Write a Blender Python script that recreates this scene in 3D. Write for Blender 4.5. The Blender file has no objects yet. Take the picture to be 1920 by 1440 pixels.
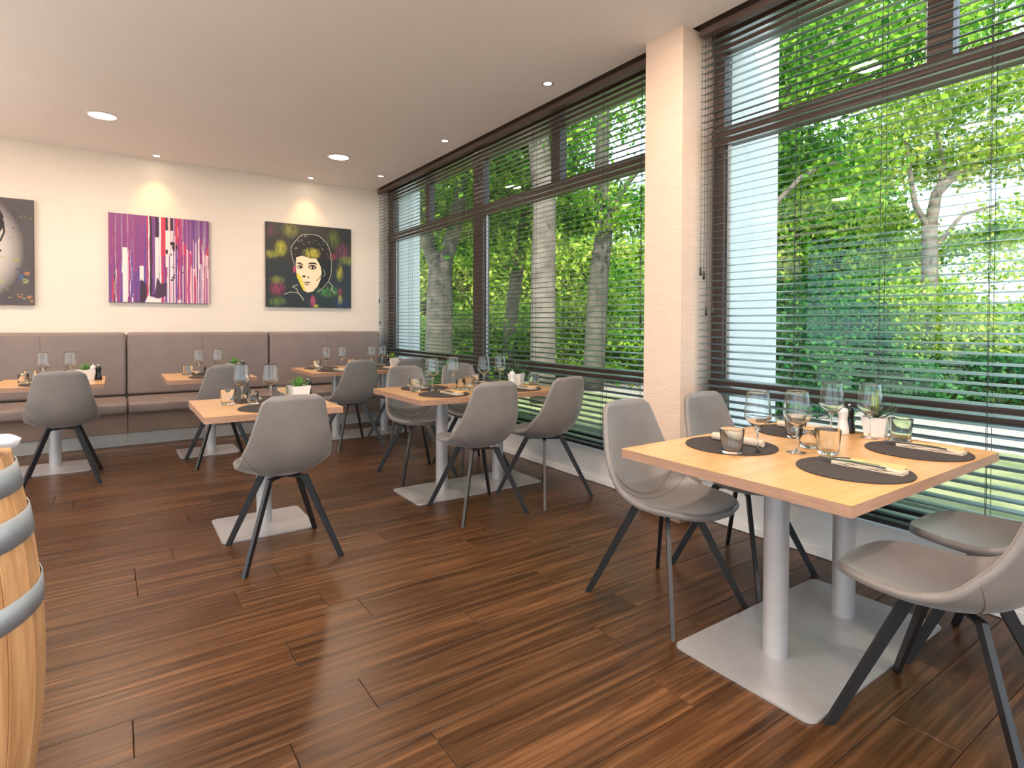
import bpy, bmesh, math, random
import numpy as np
from mathutils import Vector, Matrix, noise as mnoise
C = bpy.context.scene.collection
R = math.radians
PI = math.pi
rng = np.random.default_rng(7)
random.seed(7)

# ------------------------------------------------------------------ camera
cd = bpy.data.cameras.new('camera'); cam = bpy.data.objects.new('camera', cd); C.objects.link(cam)
YAW, PITCH, ROLL, CAMH, FPX, SY = 34.632, 0.9, 0.206, 1.271, 1075.9, 623.3
cam.matrix_world = Matrix.Translation((0, 0, CAMH)) @ Matrix.Rotation(R(-YAW), 4, 'Z') @ Matrix.Rotation(R(90 - PITCH), 4, 'X') @ Matrix.Rotation(R(ROLL), 4, 'Z')
cd.sensor_width = 36; cd.lens = FPX / 1920 * 36; cd.shift_y = -(720 - SY) / 1920
cd.clip_start = 0.05; cd.clip_end = 300
bpy.context.scene.camera = cam

# ------------------------------------------------------------------ world, sun, exposure
vs = bpy.context.scene.view_settings
vs.view_transform = 'Standard'; vs.look = 'None'; vs.gamma = 1; vs.use_curve_mapping = False
vs.exposure = 0.72
w = bpy.data.worlds.new('sky'); bpy.context.scene.world = w; w.use_nodes = True
nt = w.node_tree; nt.nodes.clear()
sky = nt.nodes.new('ShaderNodeTexSky'); sky.sky_type = 'NISHITA'; sky.sun_disc = False
sky.sun_elevation = R(50); sky.sun_rotation = R(230); sky.dust_density = 2.0
gain = nt.nodes.new('ShaderNodeVectorMath'); gain.operation = 'SCALE'; gain.inputs['Scale'].default_value = 0.16
mx = nt.nodes.new('ShaderNodeMix'); mx.data_type = 'RGBA'; mx.inputs[0].default_value = 0.72
mx.inputs[7].default_value = (1.15, 1.42, 1.75, 1)
bg = nt.nodes.new('ShaderNodeBackground'); bg.inputs[1].default_value = 1.3
wo = nt.nodes.new('ShaderNodeOutputWorld')
nt.links.new(sky.outputs[0], gain.inputs[0]); nt.links.new(gain.outputs[0], mx.inputs[6])
nt.links.new(mx.outputs[2], bg.inputs[0]); nt.links.new(bg.outputs[0], wo.inputs[0])
sl = bpy.data.lights.new('sun', 'SUN'); sl.energy = 4.3; sl.angle = R(1.5); sl.color = (1, .95, .84)
so = bpy.data.objects.new('sun', sl); C.objects.link(so)
so.rotation_euler = Vector((-0.55, -0.62, 0.95)).to_track_quat('Z', 'Y').to_euler()

# lamp powers (the lights themselves sit in the lamp builders below)
P_BIG, P_SPOT, P_WASH, P_FILL = 17, 8, 17, 260
WARM = (1.0, 0.80, 0.62); WARMER = (1.0, 0.50, 0.20)

# ------------------------------------------------------------------ helpers
def nodemat(name):
    m = bpy.data.materials.new(name); m.use_nodes = True
    t = m.node_tree; b = t.nodes['Principled BSDF']
    return m, t, b
def N(t, ty, **kw):
    n = t.nodes.new(ty)
    for k, v in kw.items():
        if k in n.bl_rna.properties.keys() and k != 'inputs': setattr(n, k, v)
        else: n.inputs[k.replace('_', ' ')].default_value = v
    return n
def rgb(c): return (c[0], c[1], c[2], 1)
def mat(name, col, rough=.5, metal=0, var=.08, scale=8, bump=0, bscale=60, stretch=(1, 1, 1), sheen=0, spec=.5, coat=0, emit=None, col2=None, obj_var=0):
    m, t, b = nodemat(name)
    tc = N(t, 'ShaderNodeTexCoord'); mp = N(t, 'ShaderNodeMapping'); mp.inputs['Scale'].default_value = stretch
    t.links.new(tc.outputs['Object'], mp.inputs[0])
    ns = N(t, 'ShaderNodeTexNoise'); ns.inputs['Scale'].default_value = scale; ns.inputs['Detail'].default_value = 4
    t.links.new(mp.outputs[0], ns.inputs[0])
    cr = N(t, 'ShaderNodeValToRGB')
    c2 = col2 or [min(1, c * (1 + var)) for c in col]; c1 = [c * (1 - var) for c in col] if not col2 else col
    cr.color_ramp.elements[0].position = .3; cr.color_ramp.elements[1].position = .7
    cr.color_ramp.elements[0].color = rgb(c1); cr.color_ramp.elements[1].color = rgb(c2)
    t.links.new(ns.outputs[0], cr.inputs[0]); out = cr.outputs[0]
    if obj_var:
        oi = N(t, 'ShaderNodeObjectInfo'); hs = N(t, 'ShaderNodeHueSaturation')
        mr = N(t, 'ShaderNodeMapRange'); mr.inputs[3].default_value = 1 - obj_var; mr.inputs[4].default_value = 1 + obj_var
        t.links.new(oi.outputs['Random'], mr.inputs[0]); t.links.new(mr.outputs[0], hs.inputs['Value'])
        t.links.new(out, hs.inputs['Color']); out = hs.outputs[0]
    t.links.new(out, b.inputs['Base Color'])
    b.inputs['Roughness'].default_value = rough; b.inputs['Metallic'].default_value = metal
    b.inputs['Specular IOR Level'].default_value = spec
    if sheen: b.inputs['Sheen Weight'].default_value = sheen; b.inputs['Sheen Roughness'].default_value = .4
    if coat: b.inputs['Coat Weight'].default_value = coat; b.inputs['Coat Roughness'].default_value = .2
    if bump:
        n2 = N(t, 'ShaderNodeTexNoise'); n2.inputs['Scale'].default_value = bscale; n2.inputs['Detail'].default_value = 3
        t.links.new(mp.outputs[0], n2.inputs[0])
        bp = N(t, 'ShaderNodeBump'); bp.inputs['Strength'].default_value = bump; bp.inputs['Distance'].default_value = .004
        t.links.new(n2.outputs[0], bp.inputs['Height']); t.links.new(bp.outputs[0], b.inputs['Normal'])
    if emit: b.inputs['Emission Color'].default_value = rgb(emit[0]); b.inputs['Emission Strength'].default_value = emit[1]
    return m
def glassmat(name, tint=(.97, .99, .98), refl=1.0, edge=.55, ior=1.5):
    m = bpy.data.materials.new(name); m.use_nodes = True; t = m.node_tree; t.nodes.clear()
    o = N(t, 'ShaderNodeOutputMaterial'); tr = N(t, 'ShaderNodeBsdfTransparent'); gl = N(t, 'ShaderNodeBsdfGlossy')
    gl.inputs['Roughness'].default_value = .02; gl.inputs[0].default_value = (refl, refl, refl, 1)
    lw = N(t, 'ShaderNodeLayerWeight'); lw.inputs[0].default_value = .5      # facing = 1 - cos
    pw = N(t, 'ShaderNodeMath'); pw.operation = 'POWER'; pw.inputs[1].default_value = 5
    fr = N(t, 'ShaderNodeMath'); fr.operation = 'MULTIPLY_ADD'; f0 = ((ior - 1) / (ior + 1)) ** 2; fr.inputs[1].default_value = 1 - f0; fr.inputs[2].default_value = f0
    t.links.new(lw.outputs['Facing'], pw.inputs[0]); t.links.new(pw.outputs[0], fr.inputs[0])
    cr = N(t, 'ShaderNodeValToRGB'); cr.color_ramp.elements[0].color = rgb(tint); cr.color_ramp.elements[1].color = rgb([c * edge for c in tint])
    cr.color_ramp.elements[0].position = .55
    ms = N(t, 'ShaderNodeMixShader')
    t.links.new(lw.outputs['Facing'], cr.inputs[0]); t.links.new(cr.outputs[0], tr.inputs[0])
    t.links.new(fr.outputs[0], ms.inputs[0]); t.links.new(tr.outputs[0], ms.inputs[1]); t.links.new(gl.outputs[0], ms.inputs[2])
    t.links.new(ms.outputs[0], o.inputs[0]); return m

def link(name, me, m, parent=None, smooth=False):
    o = bpy.data.objects.new(name, me); C.objects.link(o)
    if m and not me.materials: me.materials.append(m)
    if smooth:
        me.polygons.foreach_set('use_smooth', [True] * len(me.polygons))
    if parent: o.parent = parent
    return o
def tag(o, label=None, cat=None, group=None, kind=None):
    if label: o['label'] = label
    if cat: o['category'] = cat
    if group: o['group'] = group
    if kind: o['kind'] = kind
    return o
def empty(name, loc=(0, 0, 0), rz=0, label=None, cat=None, group=None, kind=None):
    o = bpy.data.objects.new(name, None); C.objects.link(o); o.empty_display_size = .1
    o.location = loc; o.rotation_euler = (0, 0, rz); return tag(o, label, cat, group, kind)
class MB:
    def __init__(s): s.v = []; s.f = []
    def add(s, vs, fs):
        n = len(s.v); s.v += [tuple(v) for v in vs]; s.f += [tuple(i + n for i in f) for f in fs]; return s
    def box(s, x0, x1, y0, y1, z0, z1, b=0.0):
        if b <= 0:
            return s.add([(x0, y0, z0), (x1, y0, z0), (x1, y1, z0), (x0, y1, z0), (x0, y0, z1), (x1, y0, z1), (x1, y1, z1), (x0, y1, z1)],
                  [(3, 2, 1, 0), (4, 5, 6, 7), (0, 1, 5, 4), (1, 2, 6, 5), (2, 3, 7, 6), (3, 0, 4, 7)])
        bm = bmesh.new(); bmesh.ops.create_cube(bm, size=1)
        for v in bm.verts: v.co = Vector(((x0 + x1) / 2 + v.co.x * (x1 - x0), (y0 + y1) / 2 + v.co.y * (y1 - y0), (z0 + z1) / 2 + v.co.z * (z1 - z0)))
        bmesh.ops.bevel(bm, geom=bm.edges[:], offset=b, segments=2, profile=.6, affect='EDGES')
        bm.verts.ensure_lookup_table()
        s.add([v.co[:] for v in bm.verts], [[v.index for v in f.verts] for f in bm.faces]); bm.free(); return s
    def tube(s, pts, r, n=8, cap=True):
        pts = [Vector(p) for p in pts]; rs = r if isinstance(r, (list, tuple)) else [r] * len(pts)
        V = []; ref = None
        for i, p in enumerate(pts):
            d = (pts[min(i + 1, len(pts) - 1)] - pts[max(i - 1, 0)]).normalized()
            if ref is None: ref = Vector((0, 0, 1)) if abs(d.z) < .9 else Vector((1, 0, 0))
            a = d.cross(ref).normalized(); b = d.cross(a).normalized(); ref = b.cross(d) * -1 if False else ref
            for k in range(n):
                t = 2 * PI * k / n; V.append(p + (a * math.cos(t) + b * math.sin(t)) * rs[i])
        F = []
        for i in range(len(pts) - 1):
            for k in range(n): F.append((i * n + k, i * n + (k + 1) % n, (i + 1) * n + (k + 1) % n, (i + 1) * n + k))
        if cap: F.append(tuple(range(n - 1, -1, -1))); F.append(tuple((len(pts) - 1) * n + k for k in range(n)))
        return s.add(V, F)
    def lathe(s, prof, n=24, c=(0, 0, 0), close=False):
        V = []; F = []
        for r, z in prof:
            for k in range(n):
                t = 2 * PI * k / n; V.append((c[0] + r * math.cos(t), c[1] + r * math.sin(t), c[2] + z))
        m = len(prof)
        for i in range(m - 1):
            for k in range(n): F.append((i * n + k, i * n + (k + 1) % n, (i + 1) * n + (k + 1) % n, (i + 1) * n + k))
        if prof[0][0] > 1e-5: F.append(tuple(range(n - 1, -1, -1))) if close else None
        if prof[-1][0] > 1e-5 and close: F.append(tuple((m - 1) * n + k for k in range(n)))
        return s.add(V, [f for f in F if f])
    def prism(s, poly, z0, z1):
        n = len(poly); V = [(x, y, z0) for x, y in poly] + [(x, y, z1) for x, y in poly]
        return s.add(V, [tuple(range(n - 1, -1, -1)), tuple(range(n, 2 * n))] + [(i, (i + 1) % n, (i + 1) % n + n, i + n) for i in range(n)])
    def mesh(s, name):
        me = bpy.data.meshes.new(name); me.from_pydata(s.v, [], s.f); me.update(); return me
    def build(s, name, m, parent=None, smooth=False): return link(name, s.mesh(name), m, parent, smooth)
def autosmooth(o, ang=35):
    me = o.data; me.polygons.foreach_set('use_smooth', [True] * len(me.polygons))
    try: me.set_sharp_from_angle(angle=R(ang))
    except Exception: pass
    return o
def rrect(x0, x1, y0, y1, r, n=5):
    P = []
    for cx, cy, a in ((x1 - r, y1 - r, 0), (x0 + r, y1 - r, 90), (x0 + r, y0 + r, 180), (x1 - r, y0 + r, 270)):
        for k in range(n + 1):
            t = R(a + 90 * k / n); P.append((cx + r * math.cos(t), cy + r * math.sin(t)))
    return P
def copy_tree(o, loc=None, rz=None, label=None, group=None):
    kids = {}
    for x in ALLKIDS(o): pass
    c = o.copy(); C.objects.link(c)
    if loc is not None: c.location = loc
    if rz is not None: c.rotation_euler = (0, 0, rz)
    if label: c['label'] = label
    if group: c['group'] = group
    def rec(src, dst):
        for ch in src.children:
            d = ch.copy(); C.objects.link(d); d.parent = dst; rec(ch, d)
    rec(o, c); return c
def ALLKIDS(o): return o.children

# ------------------------------------------------------------------ materials
M = {}
M['wall'] = mat('wall_paint', (.78, .69, .61), .8, var=.02, scale=3, bump=.12, bscale=25, stretch=(1, 1, 5))
M['pillar'] = mat('pillar_wallpaper', (.74, .56, .45), .75, var=.03, scale=6, bump=.5, bscale=18, stretch=(1, 1, 7))
M['ceiling'] = mat('ceiling_paint', (.87, .81, .79), .9, var=.01, scale=2)
M['white'] = mat('white_paint', (.84, .81, .78), .6, var=.02, scale=4)
M['outwhite'] = mat('outside_render', (.95, .93, .90), .85, var=.04, scale=5, bump=.2, bscale=60)
M['frame'] = mat('bronze_window_frame', (.095, .058, .045), .38, var=.1, scale=4)
M['black'] = mat('black_metal', (.012, .012, .014), .38, var=.1, scale=6)
M['slat'] = mat('dark_bronze_slat', (.070, .125, .145), .28, metal=.15, var=.04, scale=3, spec=1.0, coat=1.0)
M['cord'] = mat('black_cord', (.02, .02, .02), .6, var=.05)
M['fabric'] = mat('taupe_banquette_leather', (.215, .165, .150), .48, var=.06, scale=5, bump=.1, bscale=120)
M['fabric_base'] = mat('brown_base_leather', (.24, .155, .11), .5, var=.08, scale=5)
M['plinth'] = mat('grey_plinth', (.36, .34, .32), .5, var=.04)
M['leather'] = mat('taupe_grey_chair_leather', (.195, .175, .165), .38, var=.10, scale=7, bump=.12, bscale=140, sheen=.25)
M['seam'] = mat('seam_thread', (.17, .12, .085), .7, var=.1)
M['steel'] = mat('silver_powder_coat', (.46, .45, .46), .34, metal=.35, var=.03, scale=30, bump=.04, bscale=300)
M['chrome'] = mat('chrome', (.75, .75, .76), .12, metal=1, var=.02)
M['mat'] = mat('dark_felt', (.045, .036, .034), .95, var=.5, scale=160, bump=.6, bscale=260)
M['napkin'] = mat('linen_napkin', (.56, .47, .37), .9, var=.05, scale=30, bump=.3, bscale=200)
M['kraft'] = mat('kraft_sleeve', (.60, .38, .17), .8, var=.05, scale=20)
M['ceramic'] = mat('white_ceramic', (.80, .78, .76), .3, var=.02, scale=4)
M['blackgloss'] = mat('black_lacquer', (.012, .012, .014), .2, var=.05)
M['soil'] = mat('potting_soil', (.035, .022, .015), .95, var=.4, scale=60)
M['succ'] = mat('succulent_green', (.11, .26, .045), .45, var=.25, scale=18, obj_var=.25)
M['succ_y'] = mat('yellow_green_leaf', (.36, .46, .05), .45, var=.15, scale=18)
M['succ_d'] = mat('dark_thin_leaf', (.05, .10, .045), .5, var=.2, scale=18, obj_var=.3)
M['trimring'] = mat('lamp_trim', (.75, .73, .70), .35, metal=.6, var=.02)
M['glow'] = mat('lamp_diffuser', (.9, .88, .8), .4, var=.01, emit=((1, .93, .80), 9))
M['glow2'] = mat('halogen_lamp', (.9, .88, .8), .4, var=.01, emit=((1, .84, .62), 30))
M['cloth'] = mat('white_cloth', (.86, .87, .92), .85, var=.02, bump=.2, bscale=150)
M['hoop'] = mat('galvanised_hoop', (.42, .47, .52), .42, metal=.55, var=.12, scale=12)
M['olive'] = mat('olive_leaf', (.34, .38, .26), .5, var=.15, scale=30)
M['pane'] = glassmat('window_glass', (.93, .975, .955), .85, .8, 1.45)
M['glass'] = glassmat('clear_glass', (.97, .98, .98), 1, .30, 1.75)
def realglass(name, col=(1, 1, 1), ior=1.46):
    m = bpy.data.materials.new(name); m.use_nodes = True; t = m.node_tree; t.nodes.clear()
    o = N(t, 'ShaderNodeOutputMaterial'); g = N(t, 'ShaderNodeBsdfGlass'); g.inputs['IOR'].default_value = ior; g.inputs['Roughness'].default_value = 0; g.inputs[0].default_value = rgb(col)
    t.links.new(g.outputs[0], o.inputs[0]); return m
M['glass'] = realglass('clear_glass', (.985, .992, .99))
M['green_glass'] = glassmat('green_glass', (.6, .78, .55), 1, .5, 1.5)
M['canvas'] = mat('canvas_edge', (.10, .05, .07), .8, var=.1)

# wood grain materials driven by object/position
def wood(name, c1, c2, c3, scale=(2.2, 38, 38), rough=.4, obj_var=0, use_pos=True, bump=.15, coat=0, spec=.5, rough2=None):
    m, t, b = nodemat(name)
    src = N(t, 'ShaderNodeNewGeometry').outputs['Position'] if use_pos else N(t, 'ShaderNodeTexCoord').outputs['Object']
    oi = N(t, 'ShaderNodeObjectInfo')
    add = N(t, 'ShaderNodeVectorMath'); add.operation = 'ADD'
    sc = N(t, 'ShaderNodeVectorMath'); sc.operation = 'SCALE'; sc.inputs[0].default_value = (17, 9, 5)
    t.links.new(oi.outputs['Random'], sc.inputs['Scale']); t.links.new(src, add.inputs[0]); t.links.new(sc.outputs[0], add.inputs[1])
    mp = N(t, 'ShaderNodeMapping'); mp.inputs['Scale'].default_value = scale; t.links.new(add.outputs[0], mp.inputs[0])
    n1 = N(t, 'ShaderNodeTexNoise'); n1.inputs['Scale'].default_value = 1; n1.inputs['Detail'].default_value = 6; n1.inputs['Roughness'].default_value = .62; n1.inputs['Distortion'].default_value = .3
    t.links.new(mp.outputs[0], n1.inputs[0])
    cr = N(t, 'ShaderNodeValToRGB'); e = cr.color_ramp.elements
    e[0].position = .30; e[0].color = rgb(c1); e[1].position = .72; e[1].color = rgb(c3); k = e.new(.5); k.color = rgb(c2)
    t.links.new(n1.outputs[0], cr.inputs[0])
    hs = N(t, 'ShaderNodeHueSaturation'); mr = N(t, 'ShaderNodeMapRange'); mr.inputs[3].default_value = 1 - obj_var; mr.inputs[4].default_value = 1 + obj_var
    t.links.new(oi.outputs['Random'], mr.inputs[0]); t.links.new(mr.outputs[0], hs.inputs['Value']); t.links.new(cr.outputs[0], hs.inputs['Color'])
    t.links.new(hs.outputs[0], b.inputs['Base Color'])
    rr = N(t, 'ShaderNodeMapRange'); rr.inputs[3].default_value = rough - .06; rr.inputs[4].default_value = rough2 or rough + .1
    t.links.new(n1.outputs[0], rr.inputs[0]); t.links.new(rr.outputs[0], b.inputs['Roughness'])
    bp = N(t, 'ShaderNodeBump'); bp.inputs['Strength'].default_value = bump; bp.inputs['Distance'].default_value = .003
    t.links.new(n1.outputs[0], bp.inputs['Height']); t.links.new(bp.outputs[0], b.inputs['Normal'])
    if coat: b.inputs['Coat Weight'].default_value = coat
    b.inputs['Specular IOR Level'].default_value = spec
    return m
M['floor'] = wood('dark_plank_floor', (.027, .0105, .004), (.076, .032, .0115), (.180, .083, .034), (1.6, 42, 42), .30, .20, bump=.35, spec=.38)
M['beech'] = wood('beech_laminate', (.60, .32, .13), (.66, .37, .16), (.72, .43, .21), (1.6, 18, 18), .27, 0, use_pos=False, bump=0, rough2=.3)
M['beech_edge'] = mat('beech_edge_band', (.38, .22, .15), .45, var=.12, scale=10, stretch=(1, 1, 8))
M['oak'] = wood('barrel_oak', (.36, .17, .065), (.50, .27, .12), (.62, .37, .18), (30, 30, 2.0), .5, .12, use_pos=False, bump=.4)
M['bark'] = mat('beech_bark', (.11, .085, .065), .9, var=.3, scale=3, bump=1.0, bscale=14, col2=(.27, .21, .17))
M['bark_dark'] = mat('dark_bark', (.06, .05, .04), .9, scale=4, bump=1.0, bscale=14, col2=(.16, .13, .10))
M['subfloor'] = mat('subfloor', (.02, .01, .006), .9)

def leafmat(name, dark, mid, lite, ns=1.2, transl=.45):
    m = bpy.data.materials.new(name); m.use_nodes = True; t = m.node_tree; t.nodes.clear()
    o = N(t, 'ShaderNodeOutputMaterial'); d = N(t, 'ShaderNodeBsdfDiffuse'); tr = N(t, 'ShaderNodeBsdfTranslucent'); ms = N(t, 'ShaderNodeMixShader')
    ms.inputs[0].default_value = transl
    g = N(t, 'ShaderNodeNewGeometry'); n = N(t, 'ShaderNodeTexNoise'); n.inputs['Scale'].default_value = ns; n.inputs['Detail'].default_value = 2
    t.links.new(g.outputs['Position'], n.inputs[0])
    wn = g.outputs['Random Per Island']
    ad = N(t, 'ShaderNodeMath'); ad.operation = 'MULTIPLY_ADD'; ad.inputs[1].default_value = .5
    t.links.new(wn, ad.inputs[0]); sb = N(t, 'ShaderNodeMath'); sb.operation = 'ADD'; sb.inputs[1].default_value = -.25
    t.links.new(n.outputs[0], sb.inputs[0]); t.links.new(sb.outputs[0], ad.inputs[2])
    cr = N(t, 'ShaderNodeValToRGB'); e = cr.color_ramp.elements; e[0].position = .22; e[0].color = rgb(dark); e[1].position = .78; e[1].color = rgb(lite); k = e.new(.5); k.color = rgb(mid)
    t.links.new(ad.outputs[0], cr.inputs[0]); t.links.new(cr.outputs[0], d.inputs[0]); t.links.new(cr.outputs[0], tr.inputs[0])
    t.links.new(d.outputs[0], ms.inputs[1]); t.links.new(tr.outputs[0], ms.inputs[2]); t.links.new(ms.outputs[0], o.inputs[0]); return m
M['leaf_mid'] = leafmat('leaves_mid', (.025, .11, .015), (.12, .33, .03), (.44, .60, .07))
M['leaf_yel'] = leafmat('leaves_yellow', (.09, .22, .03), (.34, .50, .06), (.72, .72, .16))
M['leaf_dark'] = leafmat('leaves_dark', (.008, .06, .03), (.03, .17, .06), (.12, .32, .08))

# ------------------------------------------------------------------ the room
H, YB, XW = 3.156, 7.87, 3.17
XL, YF = -3.6, -3.2
def struct(name, mb, m, label=None, parent=None):
    o = mb.build(name, m, parent)
    if not parent: o['kind'] = 'structure'
    if label: o['label'] = label
    return o
struct('wall_back', MB().box(XL - .2, 3.40, YB, YB + .25, -.2, H + .3), M['wall'], 'cream painted wall behind the long bench')
struct('wall_left', MB().box(XL - .25, XL, YF, YB, -.2, .12).box(XL - .25, XL, YF, YB, 2.85, H + .3).box(XL - .25, XL, YF, -2.6, .12, 2.85).box(XL - .25, XL, 5.6, YB, .12, 2.85), M['wall'], 'cream wall with added glazing on the far left, outside the view')
struct('wall_front', MB().box(XL - .25, 3.4, YF - .25, YF, -.2, .12).box(XL - .25, 3.4, YF - .25, YF, 2.85, H + .3).box(XL - .25, -3.1, YF - .25, YF, .12, 2.85).box(2.75, 3.4, YF - .25, YF, .12, 2.85), M['wall'], 'cream wall with an added, unseen glazed opening behind the viewpoint')
cl = MB().box(XL - .25, 3.04, YF - .25, YB + .25, H, H + .3)
struct('ceiling', cl, M['ceiling'], 'smooth off-white ceiling with round recessed lamps')
struct('trim_1', MB().box(3.04, 3.60, YF - .25, YB + .25, H + .02, H + .3), M['frame'], 'dark brown soffit above the window blinds')
struct('wall_window', MB().box(3.17, 3.40, YF, YB, -.2, .255), M['white'], 'low white wall below the windows')
struct('trim_2', MB().box(3.135, 3.40, 2.70, YB, .255, .270, .003).box(3.135, 3.40, YF, 2.385, .255, .270, .003), M['white'], 'thin white ledge under the blinds')
struct('baseboard_window', MB().box(3.150, 3.17, 2.70, YB, 0.002, .055, .004).box(3.150, 3.17, YF, 2.385, .002, .055, .004), M['white'], 'narrow pale baseboard along the window wall')
struct('wall_pillar', MB().box(2.951, 3.34, 2.388, 2.696, 0, H), M['pillar'], 'warm white wallpapered pillar between the two windows')
struct('baseboard_pillar', MB().box(2.938, 2.951, 2.375, 2.709, .002, .055).box(2.951, 3.15, 2.375, 2.388, .002, .055).box(2.951, 3.15, 2.696, 2.709, .002, .055), M['fabric_base'], 'brown baseboard round the pillar foot')

# floor: sub floor and single planks
fl = struct('floor', MB().box(XL - .2, 3.17, YF - .2, YB, -.06, -.008), M['subfloor'], 'dark brown wood plank floor')
PW, PL = .1945, 1.22
known = {0: .037, -1: .707, -2: .427, -3: .80, -7: 2.064, 1: .55, 2: .91}
def plank_mesh(x0, x1, y0, y1, name='plank'):
    g = .0011; b = .0014
    x0 += g; x1 -= g; y0 += g; y1 -= g
    V = [(x0, y0, -.008), (x1, y0, -.008), (x1, y1, -.008), (x0, y1, -.008), (x0, y0, -b), (x1, y0, -b), (x1, y1, -b), (x0, y1, -b),
         (x0 + b, y0 + b, 0), (x1 - b, y0 + b, 0), (x1 - b, y1 - b, 0), (x0 + b, y1 - b, 0)]
    return V, [(0, 1, 5, 4), (1, 2, 6, 5), (2, 3, 7, 6), (3, 0, 4, 7), (4, 5, 9, 8), (5, 6, 10, 9), (6, 7, 11, 10), (7, 4, 8, 11), (8, 9, 10, 11)]
V_, F_ = plank_mesh(0, PL, 0, PW)
full = bpy.data.meshes.new('plank'); full.from_pydata(V_, [], F_); full.update(); full.materials.append(M['floor'])
tag(MB().box(XL, -1.95, YF, 5.0, -.006, .0015).build('bounce_floor', mat('pale_bounce_floor', (.72, .68, .62), .5, var=.05, scale=3), fl), 'added unseen pale floor by the far left glazing, bouncing light to the ceiling')  # unseen pale floor added to bounce light up to the ceiling
rest = MB(); k0 = math.floor((YF - 1.985) / PW); k1 = math.ceil((YB - 1.985) / PW)
for k in range(k0, k1):
    y0 = 1.985 + k * PW; y1 = min(y0 + PW, YB)
    xj = known.get(k, random.uniform(0, PL)); i0 = math.floor((XL - xj) / PL)
    for i in range(i0, i0 + 8):
        x0 = xj + i * PL; x1 = x0 + PL
        if x1 <= XL or x0 >= 3.165: continue
        xa, xb = max(x0, XL), min(x1, 3.165)
        if y0 > .2 and y1 < 6.3 and xb > -.15 * y0 - .15:
            if xb - xa > PL - .01:
                o = bpy.data.objects.new('plank', full); C.objects.link(o)
            else:
                V2, F2 = plank_mesh(xa - x0, xb - x0, 0, PW); me = bpy.data.meshes.new('plank'); me.from_pydata(V2, [], F2); me.materials.append(M['floor'])
                o = bpy.data.objects.new('plank', me); C.objects.link(o)
            o.location = (x0, y0, 0); o.parent = fl
        else:
            V2, F2 = plank_mesh(xa, xb, y0, y1); rest.add(V2, F2)
tag(rest.build('outer_planks', M['floor'], fl), 'remaining planks towards the walls', kind='stuff')

# ------------------------------------------------------------------ windows
FX0, FX1 = 3.27, 3.34
def window(name, y0, y1, mains, uppers, label, jambs):
    w_ = empty(name, (FX0, (y0 + y1) / 2, 0), kind='structure', label=label)
    off = (-FX0, -(y0 + y1) / 2, 0)
    def P(nm, X0, X1, Y0, Y1, Z0, Z1, m, b=.004, lab=None):
        o = MB().box(X0 + off[0], X1 + off[0], Y0 + off[1], Y1 + off[1], Z0, Z1, b).build(nm, m, w_)
        if lab: o['label'] = lab
        return o
    zt0, zt1, zs0, zs1, zb1, zh0 = 2.435, 2.545, .810, .910, .36, 3.03
    P('head_frame', FX0 - .03, FX1 + .02, y0, y1, zh0, H + .02, M['frame'])
    P('bottom_frame', FX0 - .03, FX1 + .02, y0, y1, .270, zb1, M['black'], lab='black lower frame at the ledge')
    P('transom', FX0 - .025, FX1, y0, y1, zt0, zt1, M['frame']); P('transom_bead', FX0 - .035, FX0 - .024, y0, y1, zt0 + .045, zt0 + .052, M['frame'], .001)
    P('sill_rail', FX0 - .03, FX1, y0, y1, zs0, zs1, M['frame']); P('sill_bead', FX0 - .045, FX0 - .03, y0, y1, zs1 - .018, zs1, M['frame'], .001)
    for a, b_ in jambs: P('jamb', FX0 - .015, FX1, a, b_, .27, zh0, M['frame'])
    for a, b_ in mains: P('mullion', FX0 - .02, FX1, a, b_, .27, zh0, M['frame'])
    for a, b_ in uppers: P('upper_mullion', FX0 - .015, FX1, a, b_, zt1, zh0, M['frame'])
    low = sorted([(y0, y0)] + jambs + mains + [(y1, y1)]); up = sorted([(y0, y0)] + jambs + mains + uppers + [(y1, y1)])
    def gaps(L): return [(L[i][1], L[i + 1][0]) for i in range(len(L) - 1) if L[i + 1][0] - L[i][1] > .15]
    for a, b_ in gaps(up): P('upper_pane', 3.305, 3.311, a + .003, b_ - .003, zt1, zh0, M['pane'], 0, 'clear upper window pane'); P('pane_edge_glint', 3.296, 3.303, a, a + .02, zt1, zh0, M['outwhite'], 0); 
    for a, b_ in gaps(low):
        P('main_pane', 3.305, 3.311, a + .003, b_ - .003, zs1, zt0, M['pane'], 0, 'tall clear window pane'); P('lower_pane', 3.305, 3.311, a + .003, b_ - .003, zb1, zs0, M['pane'], 0, 'low clear window pane')
        P('pane_edge_glint', 3.296, 3.303, a, a + .022, zs1, zt0, M['outwhite'], 0)  # white strips stand in for the light reflected at the glass edges
        P('pane_edge_glint', 3.296, 3.303, b_ - .022, b_, zs1, zt0, M['outwhite'], 0)
    return w_
window('window_1', 2.70, YB, [(5.27, 5.47)], [(3.98, 4.10), (6.565, 6.655)], 'wide dark framed window left of the pillar', [(2.70, 2.86), (7.69, YB)])
window('window_2', YF, 2.386, [(-.30, -.10), (-2.6, -2.4)], [(1.065, 1.170), (-1.4, -1.3)], 'wide dark framed window right of the pillar', [(2.30, 2.386), (YF, YF + .1)])
w3 = empty('fill_glazing_rear', (-.175, YF - .1, 0), kind='structure', label='added unseen dark framed glazing behind the viewpoint, for daylight fill')  # unseen glazing added behind the camera as daylight fill
for x in (-2.92, -1.45, 0, 1.45, 2.90): MB().box(x - .03, x + .03, -.03, .03, .12, 2.85).build('mullion', M['frame'], w3)
for z in (.15, 2.82): MB().box(-2.92, 2.92, -.031, .031, z - .03, z + .03).build('rail', M['frame'], w3)
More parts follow.
